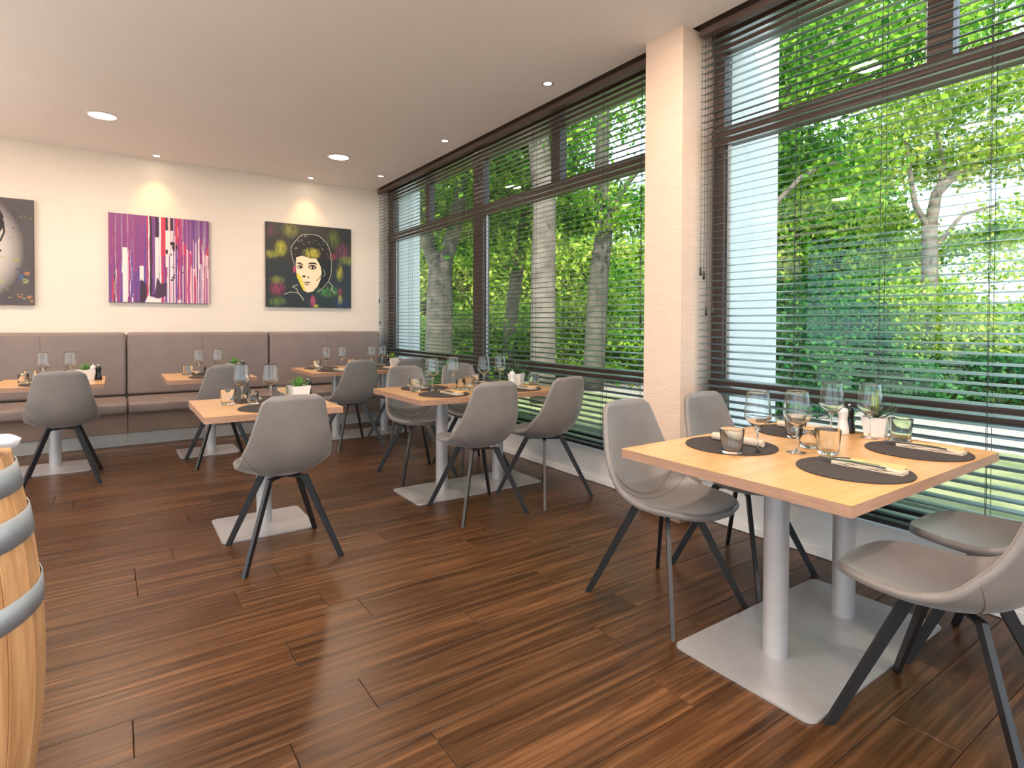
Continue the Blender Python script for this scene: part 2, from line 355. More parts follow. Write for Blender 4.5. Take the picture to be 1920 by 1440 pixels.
for x in (-2.185, -.725, .725, 2.175): MB().box(x - .70, x + .70, -.003, .003, .18, 2.79).build('pane', M['pane'], w3)
w4 = empty('fill_glazing_left', (XL - .1, 1.5, 0), kind='structure', label='added dark framed glazing on the far left, outside the view, for daylight fill')  # unseen side glazing added so sunlight bounces onto the ceiling
for y in (-4.07, -2.0, 0, 2.0, 4.07): MB().box(-.03, .03, y - .03, y + .03, .12, 2.85).build('mullion', M['frame'], w4)
for z in (.15, 2.82): MB().box(-.031, .031, -4.07, 4.07, z - .03, z + .03).build('rail', M['frame'], w4)
for y in (-3.03, -1.0, 1.0, 3.03): MB().box(-.003, .003, y - .97, y + .97, .18, 2.79).build('pane', M['pane'], w4)
# outside wing walls
struct('wall_outside_near', MB().box(3.345, 4.05, 2.40, 2.68, -.2, 4.0), M['outwhite'], 'white rendered wing wall outside, behind the pillar')
struct('wall_outside_far', MB().box(3.345, 3.72, 7.80, 8.15, -.2, 4.0), M['outwhite'], 'white rendered wing wall outside at the far corner')

# ------------------------------------------------------------------ blinds
TILT = R(11)
def blind(name, y0, y1, ladders, pulls, label):
    r = empty(name, (3.10, (y0 + y1) / 2, 0.29), label=label, cat='blind'); L = y1 - y0; yc = (y0 + y1) / 2
    MB().box(-.028, .028, -L / 2, L / 2, 2.805, 2.85, .003).build('headrail', M['frame'], r)
    wv = .025; V = []; n = 4; t_ = .0011
    for yy in (-L / 2, L / 2):
        for sgn in (1, -1):
            for i in range(n + 1):
                a = -wv + 2 * wv * i / n; c = .0028 * (1 - (a / wv) ** 2) + sgn * t_ / 2
                V.append((a * math.cos(TILT) - c * math.sin(TILT), yy, a * math.sin(TILT) + c * math.cos(TILT)))
    q = n + 1; F = []
    for i in range(n):
        F.append((i, i + 1, 2 * q + i + 1, 2 * q + i)); F.append((q + i + 1, q + i, 3 * q + i, 3 * q + i + 1))
    F += [(q, 0, 2 * q, 3 * q), (n, q + n, 3 * q + n, 2 * q + n)]
    F += [(0, q, q + 1, 1), (1, q + 1, q + 2, 2), (2, q + 2, q + 3, 3), (3, q + 3, q + 4, 4)]
    F += [(2 * q + i + 1, 3 * q + i + 1, 3 * q + i, 2 * q + i) for i in range(n)]
    me = bpy.data.meshes.new('slat'); me.from_pydata(V, [], F); me.update(); me.materials.append(M['slat'])
    z = .065; k = 0
    while z < 2.785:
        o = bpy.data.objects.new('slat', me); C.objects.link(o); o.parent = r; o.location = (0, random.uniform(-.0015, .0015), z)
        o.rotation_euler = (0, random.uniform(-.02, .02), 0); z += .0440
    MB().box(-.025, .025, -L / 2, L / 2, .008, .032, .003).build('bottom_rail', M['black'], r)
    for y in ladders:
        mb = MB()
        for dx, dy in ((-.027, 0), (.027, 0), (0, .012)): mb.tube([(dx, y - yc + dy, .03), (dx, y - yc + dy, 2.81)], .0013, 5)
        mb.build('ladder_cord', M['cord'], r)
    for y, z1 in pulls:
        c = MB().tube([(-.04, y - yc, 2.80), (-.04, y - yc, z1 - .29 + .03)], .0014, 5).build('pull_cord', M['cord'], r)
        MB().lathe([(.002, .035), (.006, .03), (.008, 0), (.008, -.02), (.001, -.024)], 10, (-.04, y - yc, z1 - .29)).build('cord_tassel', M['black'], c, True)
blind('window_blind', 2.705, 7.82, [7.58, 6.77, 5.83, 5.38, 4.15, 3.70, 3.24, 2.85], [(7.72, 1.575), (7.70, 1.275), (2.83, 1.30)], 'long dark slatted blind over the window left of the pillar')
blind('window_blind', YF + .05, 2.355, [2.25, 1.72, 1.29, .86, .3, -.5, -1.3, -2.2], [(2.325, 1.602), (2.300, 1.575), (2.28, 1.348), (2.235, 1.347)], 'dark slatted blind over the window right of the pillar, behind the laid table')

# ------------------------------------------------------------------ ceiling lamps
def lamp_big(x, y, label, seen=True):
    r = empty('ceiling_downlight', (x, y, H), label=label, cat='lamp', group='large round ceiling downlights')
    MB().lathe([(.105, -.001), (.108, -.006), (.125, -.006), (.13, 0)], 36).build('trim_ring', M['trimring'], r, True)
    MB().lathe([(0.0005, -.003), (.106, -.003)], 36).build('diffuser', M['glow'], r)
    l = bpy.data.lights.new('lamp_light', 'AREA'); l.shape = 'DISK'; l.size = .2; l.energy = P_BIG; l.color = WARM
    o = bpy.data.objects.new('lamp_light', l); C.objects.link(o); o.parent = r; o.location = (0, 0, -.008)
def lamp_small(x, y, label, power, col, group, wash=False):
    r = empty('ceiling_spotlight', (x, y, H), label=label, cat='lamp', group=group)
    MB().lathe([(.030, -.001), (.031, -.005), (.046, -.005), (.05, 0)], 24).build('trim_ring', M['trimring'], r, True)
    MB().lathe([(0.0005, -.003), (.030, -.003)], 20).build('bulb', M['glow2'], r)
    l = bpy.data.lights.new('lamp_light', 'SPOT'); l.energy = power; l.color = col; l.shadow_soft_size = .03
    l.spot_size = R(72 if wash else 110); l.spot_blend = .9
    o = bpy.data.objects.new('lamp_light', l); C.objects.link(o); o.parent = r; o.location = (0, 0, -.012)
    if wash: o.rotation_euler = (R(10), 0, 0)
lamp_big(-.09, 6.47, 'large round downlight above the left bench tables')
lamp_big(2.10, 6.52, 'large round downlight nearer the window corner')
for x in (-2.3, -.09, 2.10):
    for y in (2.0, -.4, -2.2): lamp_big(x, y, 'large round downlight out of view, %s and %s' % ({-2.3: 'left column', -.09: 'middle column', 2.10: 'right column'}[x], {2.0: 'overhead row', -.4: 'second row', -2.2: 'rearmost row'}[y]))
lamp_big(-2.3, 6.47, 'large round downlight out of view on the left')
lamp_big(-2.3, 4.3, 'large round downlight far out of view on the left')
lamp_small(2.80, 3.575, 'small halogen spot in the ceiling closest to the pillar', P_SPOT, WARM, 'small spots along the window')
lamp_small(2.81, 5.30, 'small halogen spot in the ceiling, middle of the row by the window', P_SPOT, WARM, 'small spots along the window')
lamp_small(2.81, 7.04, 'small halogen spot in the ceiling nearest the far window corner', P_SPOT, WARM, 'small spots along the window')
lamp_small(2.80, 1.85, 'small halogen spot above the front table, out of view', P_SPOT, WARM, 'small spots along the window')
lamp_small(2.80, .12, 'small halogen spot near the viewpoint, out of view', P_SPOT, WARM, 'small spots along the window')
lamp_small(.392, 7.66, 'wall washer spot over the purple drip painting', P_WASH, WARMER, 'wall washer spots', True)
lamp_small(2.10, 7.66, 'wall washer spot over the portrait beside the window', P_WASH, WARMER, 'wall washer spots', True)
lamp_small(-1.32, 7.66, 'wall washer spot over the cropped grey painting', P_WASH, WARMER, 'wall washer spots', True)
lamp_small(-3.0, 7.66, 'wall washer spot beyond the left edge', P_WASH, WARMER, 'wall washer spots', True)

def fill_light(x, y, label, k=1.0):                # added standing lamps, unseen, put in to lighten the ceiling
    r = empty('fill_lamp', (x, y, .002), label=label, cat='lamp', group='added fill uplighters out of view')
    MB().lathe([(.0005, 0), (.14, 0), (.14, .015), (.02, .025), (.014, .03), (.014, 1.70), (.0005, 1.70)], 20).build('stand', M['black'], r, True)
    MB().lathe([(.02, 1.66), (.10, 1.72), (.17, 1.80), (.172, 1.80), (.10, 1.712), (.02, 1.65)], 24).build('fill_bowl', M['trimring'], r, True)
    l = bpy.data.lights.new('lamp_light', 'SPOT'); l.energy = P_FILL * k; l.color = (1, .88, .80); l.shadow_soft_size = .08; l.spot_size = R(150); l.spot_blend = 1
    o = bpy.data.objects.new('lamp_light', l); C.objects.link(o); o.parent = r; o.location = (0, 0, 1.80); o.rotation_euler = (PI, 0, 0)
fill_light(-2.9, 5.9, 'added black standing uplighter out of view at the left end of the bench', .6)
fill_light(-2.9, 2.6, 'added black standing uplighter out of view left of the barrel', .8)
fill_light(-.6, -1.0, 'added black standing uplighter out of view behind the viewpoint')
fill_light(1.9, -1.2, 'added black standing uplighter out of view behind the pillar table')

# ------------------------------------------------------------------ banquette
def bench(x0, x1, label, last=False):
    r = empty('bench_section', ((x0 + x1) / 2, 7.4, 0), label=label, cat='bench', group='upholstered bench sections along the back wall')
    w_ = (x1 - x0) / 2; g = .004
    def soft(nm, X0, X1, Y0, Y1, Z0, Z1, b, m, lab=None):
        bm = bmesh.new(); bmesh.ops.create_cube(bm, size=1)
        for v in bm.verts: v.co = Vector(((X0 + X1) / 2 + v.co.x * (X1 - X0), (Y0 + Y1) / 2 + v.co.y * (Y1 - Y0), (Z0 + Z1) / 2 + v.co.z * (Z1 - Z0)))
        bmesh.ops.bevel(bm, geom=bm.edges[:], offset=b, segments=5, profile=.5, affect='EDGES')
        me = bpy.data.meshes.new(nm); bm.to_mesh(me); bm.free(); o = link(nm, me, m, r, True)
        if lab: o['label'] = lab
        return o
    soft('backrest', -w_ + g, w_ - g, 7.63 - 7.4, 7.865 - 7.4, .46, 1.155, .035, M['fabric'])
    soft('seat_cushion', -w_ + g, w_ - g, 6.93 - 7.4, 7.64 - 7.4, .345, .455, .03, M['fabric'])
    MB().box(-w_ + .002, w_ - .002, 7.06 - 7.4, 7.86 - 7.4, .135, .343, .004).build('base_panel', M['fabric_base'], r)['label'] = 'brown leather covered base panel'
    MB().box(-w_ + .001, w_ - .001, 7.085 - 7.4, 7.86 - 7.4, 0.001, .134).build('plinth', M['plinth'], r)['label'] = 'pale grey plinth'
    MB().tube([(0, 7.6295 - 7.4, .50), (0, 7.6295 - 7.4, 1.12)], .0016, 5).build('backrest_seam', M['seam'], r)
bench(-2.865, -1.385, 'bench section beyond the left edge of the view')
bench(-1.385, .097, 'leftmost visible section of the taupe upholstered wall bench')
bench(.097, 1.579, 'middle section of the taupe upholstered wall bench under the purple painting')
bench(1.579, 3.037, 'right section of the taupe upholstered wall bench ending at the window')

# ------------------------------------------------------------------ paintings (flat art as painted canvas grids)
def painting(name, x0, x1, z0, z1, res, fn, label, edge=(.10, .05, .07)):
    r = empty(name, ((x0 + x1) / 2, YB - .0225, z0), label=label, cat='painting')
    W, Hh = x1 - x0, z1 - z0
    MB().box(-W / 2, W / 2, -.020, .0215, 0, Hh, .002).build('canvas', mat(name + '_edge', edge, .8), r)
    nx, nz = res; xs = np.linspace(-W / 2 + .002, W / 2 - .002, nx); zs = np.linspace(.002, Hh - .002, nz)
    X, Z = np.meshgrid(xs, zs); V = np.stack([X.ravel(), np.full(X.size, -.0212), Z.ravel()], 1)
    i = np.arange((nx - 1) * (nz - 1)); r0 = i // (nx - 1); c0 = i % (nx - 1); a = r0 * nx + c0
    F = np.stack([a, a + 1, a + nx + 1, a + nx], 1)
    me = bpy.data.meshes.new('painted_face'); me.vertices.add(len(V)); me.vertices.foreach_set('co', V.astype(np.float32).ravel())
    me.loops.add(F.size); me.loops.foreach_set('vertex_index', F.ravel().astype(np.int32)); me.polygons.add(len(F))
    me.polygons.foreach_set('loop_start', np.arange(0, F.size, 4, dtype=np.int32)); me.update(calc_edges=True)
    U, T = np.meshgrid(np.linspace(0, 1, nx), np.linspace(0, 1, nz)); col = fn(U, T)   # T up
    ca = me.color_attributes.new('paint', 'FLOAT_COLOR', 'POINT')
    ca.data.foreach_set('color', np.concatenate([col.reshape(-1, 3), np.ones((X.size, 1))], 1).astype(np.float32).ravel())
    m, t, b = nodemat(name + '_paint'); at = N(t, 'ShaderNodeAttribute'); at.attribute_name = 'paint'
    t.links.new(at.outputs[0], b.inputs['Base Color']); b.inputs['Roughness'].default_value = .45
    o = link('painted_face', me, m, r); return r
def lin(c):
    v = np.array([(x / 255.0) ** 2.2 for x in c]); return v * .9 + v.mean() * .1
def vnoise(U, T, sx, sy, seed):
    g = np.random.default_rng(seed).random((int(sy) + 3, int(sx) + 3)); x = U * sx; y = T * sy
    xi = x.astype(int); yi = y.astype(int); fx = x - xi; fy = y - yi; fx = fx * fx * (3 - 2 * fx); fy = fy * fy * (3 - 2 * fy)
    return (g[yi, xi] * (1 - fx) + g[yi, xi + 1] * fx) * (1 - fy) + (g[yi + 1, xi] * (1 - fx) + g[yi + 1, xi + 1] * fx) * fy
def over(c, m_, col): m_ = np.clip(m_, 0, 1)[..., None]; return c * (1 - m_) + col * m_
def poly(U, T, pts):
    ins = np.zeros(U.shape, bool); n = len(pts)
    for i in range(n):
        x1, y1 = pts[i]; x2, y2 = pts[(i + 1) % n]
        if y1 == y2: continue
        c = ((y1 > T) != (y2 > T)) & (U < (x2 - x1) * (T - y1) / (y2 - y1) + x1); ins ^= c
    return ins.astype(float)
def pline(U, T, pts, wd):
    d = np.full(U.shape, 9.)
    for (x1, y1), (x2, y2) in zip(pts, pts[1:]):
        L2 = (x2 - x1) ** 2 + (y2 - y1) ** 2 + 1e-9; t = np.clip(((U - x1) * (x2 - x1) + (T - y1) * (y2 - y1)) / L2, 0, 1)
        d = np.minimum(d, np.hypot(U - x1 - t * (x2 - x1), T - y1 - t * (y2 - y1)))
    return (d < wd).astype(float)
def ell(U, T, x, y, a, b, soft=0):
    d = ((U - x) / a) ** 2 + ((T - y) / b) ** 2
    return (d < 1).astype(float) if not soft else np.clip((1 - d) / soft, 0, 1)
def art_drip(U, T):
    pal = [lin(c) for c in ((122, 58, 130), (84, 60, 140), (150, 40, 110), (176, 52, 118), (60, 36, 60), (236, 214, 214), (200, 40, 80), (100, 70, 150), (222, 170, 184))]
    c = np.zeros(U.shape + (3,)) + lin((236, 200, 206)); g = np.random.default_rng(5)
    c = over(c, (U < .52) * 1.0, pal[2] * .75 + pal[0] * .25)
    for k in range(230):
        x = g.random(); wd = g.uniform(.003, .014); leftish = x < .55
        lo = g.uniform(-.1, .45) if g.random() < .55 else 0; lo = lo if leftish or g.random() < .5 else g.uniform(.3, .7)
        pi = g.choice([0, 1, 2, 3, 4, 7, 6, 5], p=[.2, .16, .16, .13, .08, .09, .08, .10]) if leftish else g.choice([0, 3, 8, 5, 2, 7, 6], p=[.13, .16, .22, .29, .08, .06, .06])
        xx = x + (vnoise(T, T, 6, 1, 100 + k) - .5) * .012
        c = over(c, ((np.abs(U - xx) < wd) & (T > lo)) * 1.0, pal[pi])
    top = vnoise(U, T, 14, 3, 9); c = over(c, ((T > .80 - .25 * vnoise(U, T * 0, 22, 1, 3)) & (U > .72)) * .8, pal[0] * .6 + pal[1] * .4)
    c = over(c, ((T > .62 - .3 * vnoise(U, T * 0, 20, 1, 13)) & (U < .34)) * .75, pal[0] * .7 + pal[2] * .3)
    for x, wd, lo, hi, p in ((.46, .015, .76, 1, 4), (.46, .018, .1, .76, 5), (.525, .022, .55, 1, 6), (.57, .022, .42, .85, 5), (.60, .02, .25, .6, 5), (.56, .012, .85, 1, 4), (.61, .014, .85, 1, 4), (.66, .012, .7, 1, 6), (.15, .022, 0, .62, 5), (.31, .02, .25, .42, 5)):
        c = over(c, ((np.abs(U - x) < wd) & (T > lo) & (T < hi)) * 1.0, pal[p])
    c = over(c, poly(U, T, [(.3, .27), (.36, .2), (.36, .05), (.32, .0), (.29, 0)]) , pal[4]); c = over(c, poly(U, T, [(.38, .09), (.48, .05), (.55, .08), (.56, .24), (.50, .22), (.46, .30), (.44, .1)]), pal[4] * 1.6)
    c = over(c, poly(U, T, [(.34, 0), (.37, .08), (.45, .05), (.5, .05), (.5, 0)]), pal[5])
    c = over(c, ell(U, T, .64, .66, .028, .05) + ell(U, T, .62, .70, .03, .02) + ell(U, T, .56, .60, .012, .03) + ell(U, T, .60, .57, .012, .012), lin((50, 30, 44)))
    c = over(c, pline(U, T, [(.61, .42), (.66, .41), (.65, .36)], .004) + ell(U, T, .63, .30, .022, .015) + ell(U, T, .61, .27, .014, .012) + ell(U, T, .64, .33, .012, .012), lin((60, 40, 50)))
    for k in range(34):
        x = .55 + .45 * g.random(); c = over(c, ((np.abs(U - x) < .0035) & (T < g.uniform(.3, .8))) * 1.0, pal[g.choice([0, 3, 8, 1])])
    return c
def art_portrait(U, T):
    c = np.zeros(U.shape + (3,)) + lin((44, 48, 54)); g = np.random.default_rng(11)
    def stroke(x, y, a, b, col, seed, st=.9):
        nonlocal c
        n = .6 * vnoise(U, T, 70, 16, seed) + .4 * vnoise(U, T, 150, 60, seed + 1); c = over(c, ell(U, T, x, y, a * 1.15, b * 1.15, 1.0) * np.clip(n * 1.9 - .25, 0, 1) * st, lin(col))
    c = over(c, vnoise(U, T, 5, 5, 2) * (T > .55) * .6, lin((58, 52, 34))); c = over(c, vnoise(U, T, 5, 5, 6) * (T < .5) * .5, lin((34, 62, 66)))
    for s in ((.27, .92, .09, .09, (128, 128, 40)), (.16, .70, .07, .10, (178, 176, 30)), (.05, .62, .09, .05, (150, 150, 50)), (.78, .86, .08, .12, (96, 110, 40)), (.90, .72, .10, .10, (128, 60, 90)),
              (.95, .60, .11, .06, (130, 140, 60)), (.86, .44, .045, .11, (170, 170, 50)), (.12, .22, .09, .10, (150, 56, 90)), (.12, .32, .09, .05, (120, 130, 50)), (.12, .06, .10, .06, (100, 130, 60)),
              (.72, .20, .14, .07, (70, 140, 70)), (.86, .10, .035, .06, (220, 210, 20)), (.86, .20, .03, .05, (140, 50, 90)), (.53, .07, .035, .08, (190, 70, 110)), (.57, .01, .03, .03, (210, 200, 40)), (.05, .90, .07, .08, (100, 50, 70)), (.88, .05, .1, .1, (44, 60, 110)), (.74, .64, .09, .05, (150, 40, 70))): stroke(*s, seed=g.integers(1000))
    hair = [(.29, .60), (.265, .70), (.28, .78), (.34, .855), (.42, .895), (.52, .90), (.62, .88), (.70, .82), (.75, .72), (.76, .58), (.77, .46), (.74, .34), (.66, .22), (.60, .25), (.6, .5), (.34, .5)]
    c = over(c, poly(U, T, hair) * .85, lin((26, 26, 26)))
    curls = (vnoise(U, T, 55, 55, 21) > .84) & (poly(U, T, hair) > 0) & (T > .62); c = over(c, curls * .8, lin((130, 130, 110)))
    stroke(.52, .66, .10, .07, (190, 180, 40), 44); 
    face = [(.335, .60), (.40, .625), (.50, .60), (.57, .60), (.60, .55), (.625, .50), (.635, .43), (.62, .34), (.585, .26), (.53, .195), (.47, .18), (.42, .20), (.385, .27), (.355, .35), (.335, .43), (.33, .52)]
    skin = lin((240, 214, 178)); c = over(c, poly(U, T, face), skin)
    c = over(c, poly(U, T, [(.335, .42), (.345, .36), (.385, .27), (.42, .20), (.44, .21), (.41, .30), (.40, .36)]), lin((226, 204, 30)))
    c = over(c, ell(U, T, .315, .455, .02, .05, .7), lin((180, 50, 100)))
    dk = lin((38, 32, 36))
    for pts in ([(.335, .525), (.37, .545), (.42, .52), (.41, .51), (.37, .525)], [(.46, .52), (.50, .55), (.56, .55), (.59, .525), (.55, .53), (.50, .53)]): c = over(c, poly(U, T, pts), dk)
    c = over(c, ell(U, T, .378, .488, .034, .022) + ell(U, T, .525, .492, .048, .028), dk)
    c = over(c, ell(U, T, .372, .488, .022, .011) + ell(U, T, .522, .488, .033, .014), skin); c = over(c, ell(U, T, .382, .488, .011, .014) + ell(U, T, .528, .488, .014, .017), dk)
    c = over(c, ell(U, T, .425, .375, .018, .014) + ell(U, T, .475, .368, .012, .008), dk)
    c = over(c, poly(U, T, [(.40, .315), (.44, .305), (.47, .31), (.51, .305), (.47, .297), (.44, .297)]), dk); c = over(c, poly(U, T, [(.42, .285), (.49, .285), (.455, .262)]), lin((176, 110, 90)))
    ol = lin((180, 178, 158))
    c = over(c, pline(U, T, [(.32, .50), (.30, .56), (.275, .68), (.28, .73), (.33, .80), (.37, .85), (.42, .885), (.52, .895), (.60, .885), (.66, .84), (.70, .80), (.74, .70), (.755, .58), (.755, .50), (.75, .42), (.72, .33), (.64, .23), (.58, .19)], .0032), ol)
    c = over(c, pline(U, T, [(.20, .15), (.27, .18), (.36, .17), (.34, .22), (.29, .245), (.35, .27)], .004) + pline(U, T, [(.36, .17), (.40, .12), (.42, .085)], .005) + pline(U, T, [(.72, .325), (.77, .27), (.75, .22), (.80, .18)], .004) + pline(U, T, [(.66, .47), (.68, .41), (.65, .38)], .003), ol)
    c = over(c, pline(U, T, [(.625, .39), (.60, .35), (.575, .33)], .004), dk); return c
def art_grey(U, T):
    c = np.zeros(U.shape + (3,)) + lin((84, 76, 80)); c = over(c, vnoise(U, T, 7, 7, 3) * .5, lin((60, 54, 60)))
    halo = ell(U, T, .45, .52, .48, .55, .6); c = over(c, halo * .85, lin((205, 195, 190)))
    face = ell(U, T, .48, .56, .24, .34); c = over(c, face, lin((225, 205, 180)))
    c = over(c, ell(U, T, .48, .78, .29, .22) * (vnoise(U, T, 40, 40, 8) > .22), lin((34, 28, 30))); c = over(c, pline(U, T, [(.70, .88), (.76, .78), (.77, .68), (.74, .60), (.70, .54), (.74, .50)], .008), lin((30, 26, 30)))
    for x in (.38, .58): c = over(c, ell(U, T, x, .60, .05, .03), lin((40, 34, 36)))
    c = over(c, ell(U, T, .48, .42, .07, .025) + ell(U, T, .48, .50, .03, .02), lin((120, 60, 60)))
    g = np.random.default_rng(9)
    for k in range(150):
        x, y = g.random(), g.random() ** 1.2; a = g.uniform(.006, .035); col = [(50, 90, 150), (60, 110, 180), (150, 150, 60), (190, 120, 60), (70, 70, 90), (150, 170, 90)][g.integers(6)]
        if y > .55: col = [(110, 110, 70), (80, 78, 90), (95, 85, 95)][g.integers(3)]
        c = over(c, ell(U, T, x, y, a, a * g.uniform(.4, 1), .7) * (vnoise(U, T, 120, 120, k) > .4) * .9, lin(col))
    c = over(c, (vnoise(U, T, 150, 150, 77) > .93) * (halo > .05) * 1.0, lin((30, 28, 30))); return c
painting('wall_painting', -1.71, -.703, 1.447, 2.545, (300, 300), art_grey, 'grey canvas portrait with blue and yellow splatters, cropped by the left edge', (.08, .05, .05))
painting('wall_painting', -.061, .936, 1.496, 2.493, (420, 300), art_drip, 'purple and pink canvas of vertical paint drips over a faint face', (.10, .03, .08))
painting('wall_painting', 1.585, 2.690, 1.475, 2.564, (420, 420), art_portrait, 'black canvas stencil portrait of a curly haired young person with colour dabs', (.02, .02, .02))

# ------------------------------------------------------------------ chair
def make_chair():
    ctrl = [(-.262, .888, .118, .012), (-.260, .872, .146, .016), (-.255, .82, .165, .026), (-.246, .74, .184, .042), (-.232, .65, .205, .062), (-.205, .565, .222, .084), (-.15, .492, .232, .088),
            (-.07, .453, .236, .072), (.03, .441, .238, .052), (.12, .446, .234, .042), (.20, .459, .215, .030), (.255, .468, .180, .018), (.288, .471, .135, .008), (.302, .470, .075, .002)]
    Cc = np.array(ctrl); n = len(Cc); ns = 40; nt_ = 22
    seg = np.r_[0, np.cumsum(np.hypot(*np.diff(Cc[:, :2], axis=0).T))]; S = seg / seg[-1]
    s = np.linspace(0, 1, ns)
    def cr(col, x):
        i = np.clip(np.searchsorted(S, x, 'right') - 1, 0, n - 2); p0 = col[np.maximum(i - 1, 0)]; p1 = col[i]; p2 = col[i + 1]; p3 = col[np.minimum(i + 2, n - 1)]
        h = S[i + 1] - S[i]; t = (x - S[i]) / h
        m1 = (p2 - p0) / (S[i + 1] - S[np.maximum(i - 1, 0)]) * h; m2 = (p3 - p1) / (S[np.minimum(i + 2, n - 1)] - S[i]) * h
        return (2 * t**3 - 3 * t**2 + 1) * p1 + (t**3 - 2 * t**2 + t) * m1 + (-2 * t**3 + 3 * t**2) * p2 + (t**3 - t**2) * m2
    def surf(sv, tv, off=0.):
        sv = np.asarray(sv, float); tv = np.asarray(tv, float)
        f, z, w_, wr = [cr(Cc[:, k], sv) for k in range(4)]; e = 1e-3
        f2, z2 = cr(Cc[:, 0], np.clip(sv + e, 0, 1)), cr(Cc[:, 1], np.clip(sv + e, 0, 1)); f1, z1 = cr(Cc[:, 0], np.clip(sv - e, 0, 1)), cr(Cc[:, 1], np.clip(sv - e, 0, 1))
        tf, tz = f2 - f1, z2 - z1; L = np.hypot(tf, tz) + 1e-9; nf, nz = -tz / L, tf / L          # normal to the inside (forward / up)
        d = wr * np.abs(tv) ** 2.3; slope = 2.3 * wr * np.abs(tv) ** 1.3 * np.sign(tv) / w_; cosn = 1 / np.sqrt(1 + slope**2)
        x = tv * w_ * (1 - .03 * np.abs(tv) ** 3) - off * slope * cosn
        dd = d + off * cosn
        return np.stack([x, f + nf * dd, z + nz * dd], -1)
    tt = np.sin(np.linspace(-1, 1, nt_) * PI / 2 * .92) / math.sin(PI / 2 * .92)
    SS, TT = np.meshgrid(s, tt, indexing='ij'); th = .0145
    inner = surf(SS, TT, th).reshape(-1, 3); outer = surf(SS, TT, -th).reshape(-1, 3)
    V = inner.tolist() + outer.tolist(); F = []; o_ = ns * nt_
    for i in range(ns - 1):
        for j in range(nt_ - 1):
            a = i * nt_ + j; F.append((a, a + nt_, a + nt_ + 1, a + 1)); F.append((o_ + a, o_ + a + 1, o_ + a + nt_ + 1, o_ + a + nt_))
    loop = [j for j in range(nt_)] + [i * nt_ + nt_ - 1 for i in range(1, ns)] + [(ns - 1) * nt_ + j for j in range(nt_ - 2, -1, -1)] + [i * nt_ for i in range(ns - 2, 0, -1)]
    ctr = (inner + outer) / 2; rim = []
    for k, a in enumerate(loop):
        i, j = divmod(a, nt_); ii = min(max(i, 1), ns - 2); jj = min(max(j, 1), nt_ - 2); q = ctr[ii * nt_ + jj]; dv = ctr[a] - q; dv = dv / (np.linalg.norm(dv) + 1e-9)
        rim.append((ctr[a] + dv * .011).tolist())
    rb = len(V); V += rim; nl = len(loop)
    for k in range(nl):
        a, b_ = loop[k], loop[(k + 1) % nl]; ra, rb_ = rb + k, rb + (k + 1) % nl
        F.append((a, b_, rb_, ra)); F.append((o_ + b_, o_ + a, ra, rb_))
    r = empty('dining_chair', (0, 0, 0))
    me = bpy.data.meshes.new('seat_shell'); me.from_pydata(V, [], F); me.update()
    bm = bmesh.new(); bm.from_mesh(me); bmesh.ops.recalc_face_normals(bm, faces=bm.faces[:]); bm.to_mesh(me); bm.free()
    link('seat_shell', me, M['leather'], r, True)
    mb = MB(); tq = np.linspace(-1, 1, 36)
    for sv in (.40 + .15 * (1 - tq**2), .413 + .15 * (1 - tq**2)): mb.tube(surf(sv, tq, th + .0006), .0014, 5)
    mb.build('backrest_seam', M['seam'], r, True)
    mb = MB(); mb.tube(surf(.56 + .045 * (1 - tq**2), tq, th + .0006), .0012, 5); mb.build('seat_seam', M['seam'], r, True)
    mb = MB(); mb.tube(surf(.40 + .20 * (1 - tq**2), tq, -th - .0006), .0014, 5); mb.build('outer_seam', M['seam'], r, True)
    mb = MB()
    for a in (45, -45):
        c, s_ = math.cos(R(a)), math.sin(R(a)); L, w_ = .118, .012
        P = [(L * c - w_ * s_, L * s_ + w_ * c), (-L * c - w_ * s_, -L * s_ + w_ * c), (-L * c + w_ * s_, -L * s_ - w_ * c), (L * c + w_ * s_, L * s_ - w_ * c)]
        mb.prism(P, .418 + (.0005 if a > 0 else 0), .429)
    mb.build('leg_frame', M['black'], r)
    for sx, sy in ((1, 1), (-1, 1), (1, -1), (-1, -1)):
        top = Vector((.088 * sx, .088 * sy, .434)); bot = Vector((.243 * sx, .252 * sy, 0)); rad = Vector((sx, sy, 0)).normalized(); tan = Vector((-sy, sx, 0)).normalized()
        V2 = []
        for p, a, b_ in ((bot, .0145, .008), (top, .020, .009)):
            for u, v in ((1, 1), (-1, 1), (-1, -1), (1, -1)): V2.append(p + rad * a * u + tan * b_ * v)
        o = MB().add(V2, [(3, 2, 1, 0), (4, 5, 6, 7), (0, 1, 5, 4), (1, 2, 6, 5), (2, 3, 7, 6), (3, 0, 4, 7)]).build('leg', M['black'], r)
        bm = bmesh.new(); bm.from_mesh(o.data); bmesh.ops.recalc_face_normals(bm, faces=bm.faces[:]); bm.to_mesh(o.data); bm.free()
    return r
chair0 = make_chair(); used = False
def place_chair(x, y, rz, label, group):
    global used
    if not used: used = True; chair0.location = (x, y, 0); chair0.rotation_euler = (0, 0, R(rz)); return tag(chair0, label, 'chair', group)
    c = copy_tree(chair0, (x, y, 0), R(rz), label, group); c['category'] = 'chair'; return c
G1, G2 = 'shell chairs around the window side tables', 'shell chairs at the small tables'
place_chair(2.080, 1.765, 180, 'grey leather shell chair facing the camera, front left of the pillar table', G1)
place_chair(2.665, 1.755, 180, 'grey leather shell chair tucked between the pillar table and the window', G1)
place_chair(2.105, .660, 0, 'grey leather shell chair cropped at the right edge, nearest the camera', G1)
place_chair(2.680, .665, 0, 'grey leather shell chair cropped at the right edge, closer to the window', G1)
place_chair(2.080, 4.410, 180, 'grey shell chair facing the camera behind the left half of the middle table', G1)
place_chair(2.620, 4.440, 180, 'grey shell chair facing the camera beside the window mullion, behind the middle table', G1)
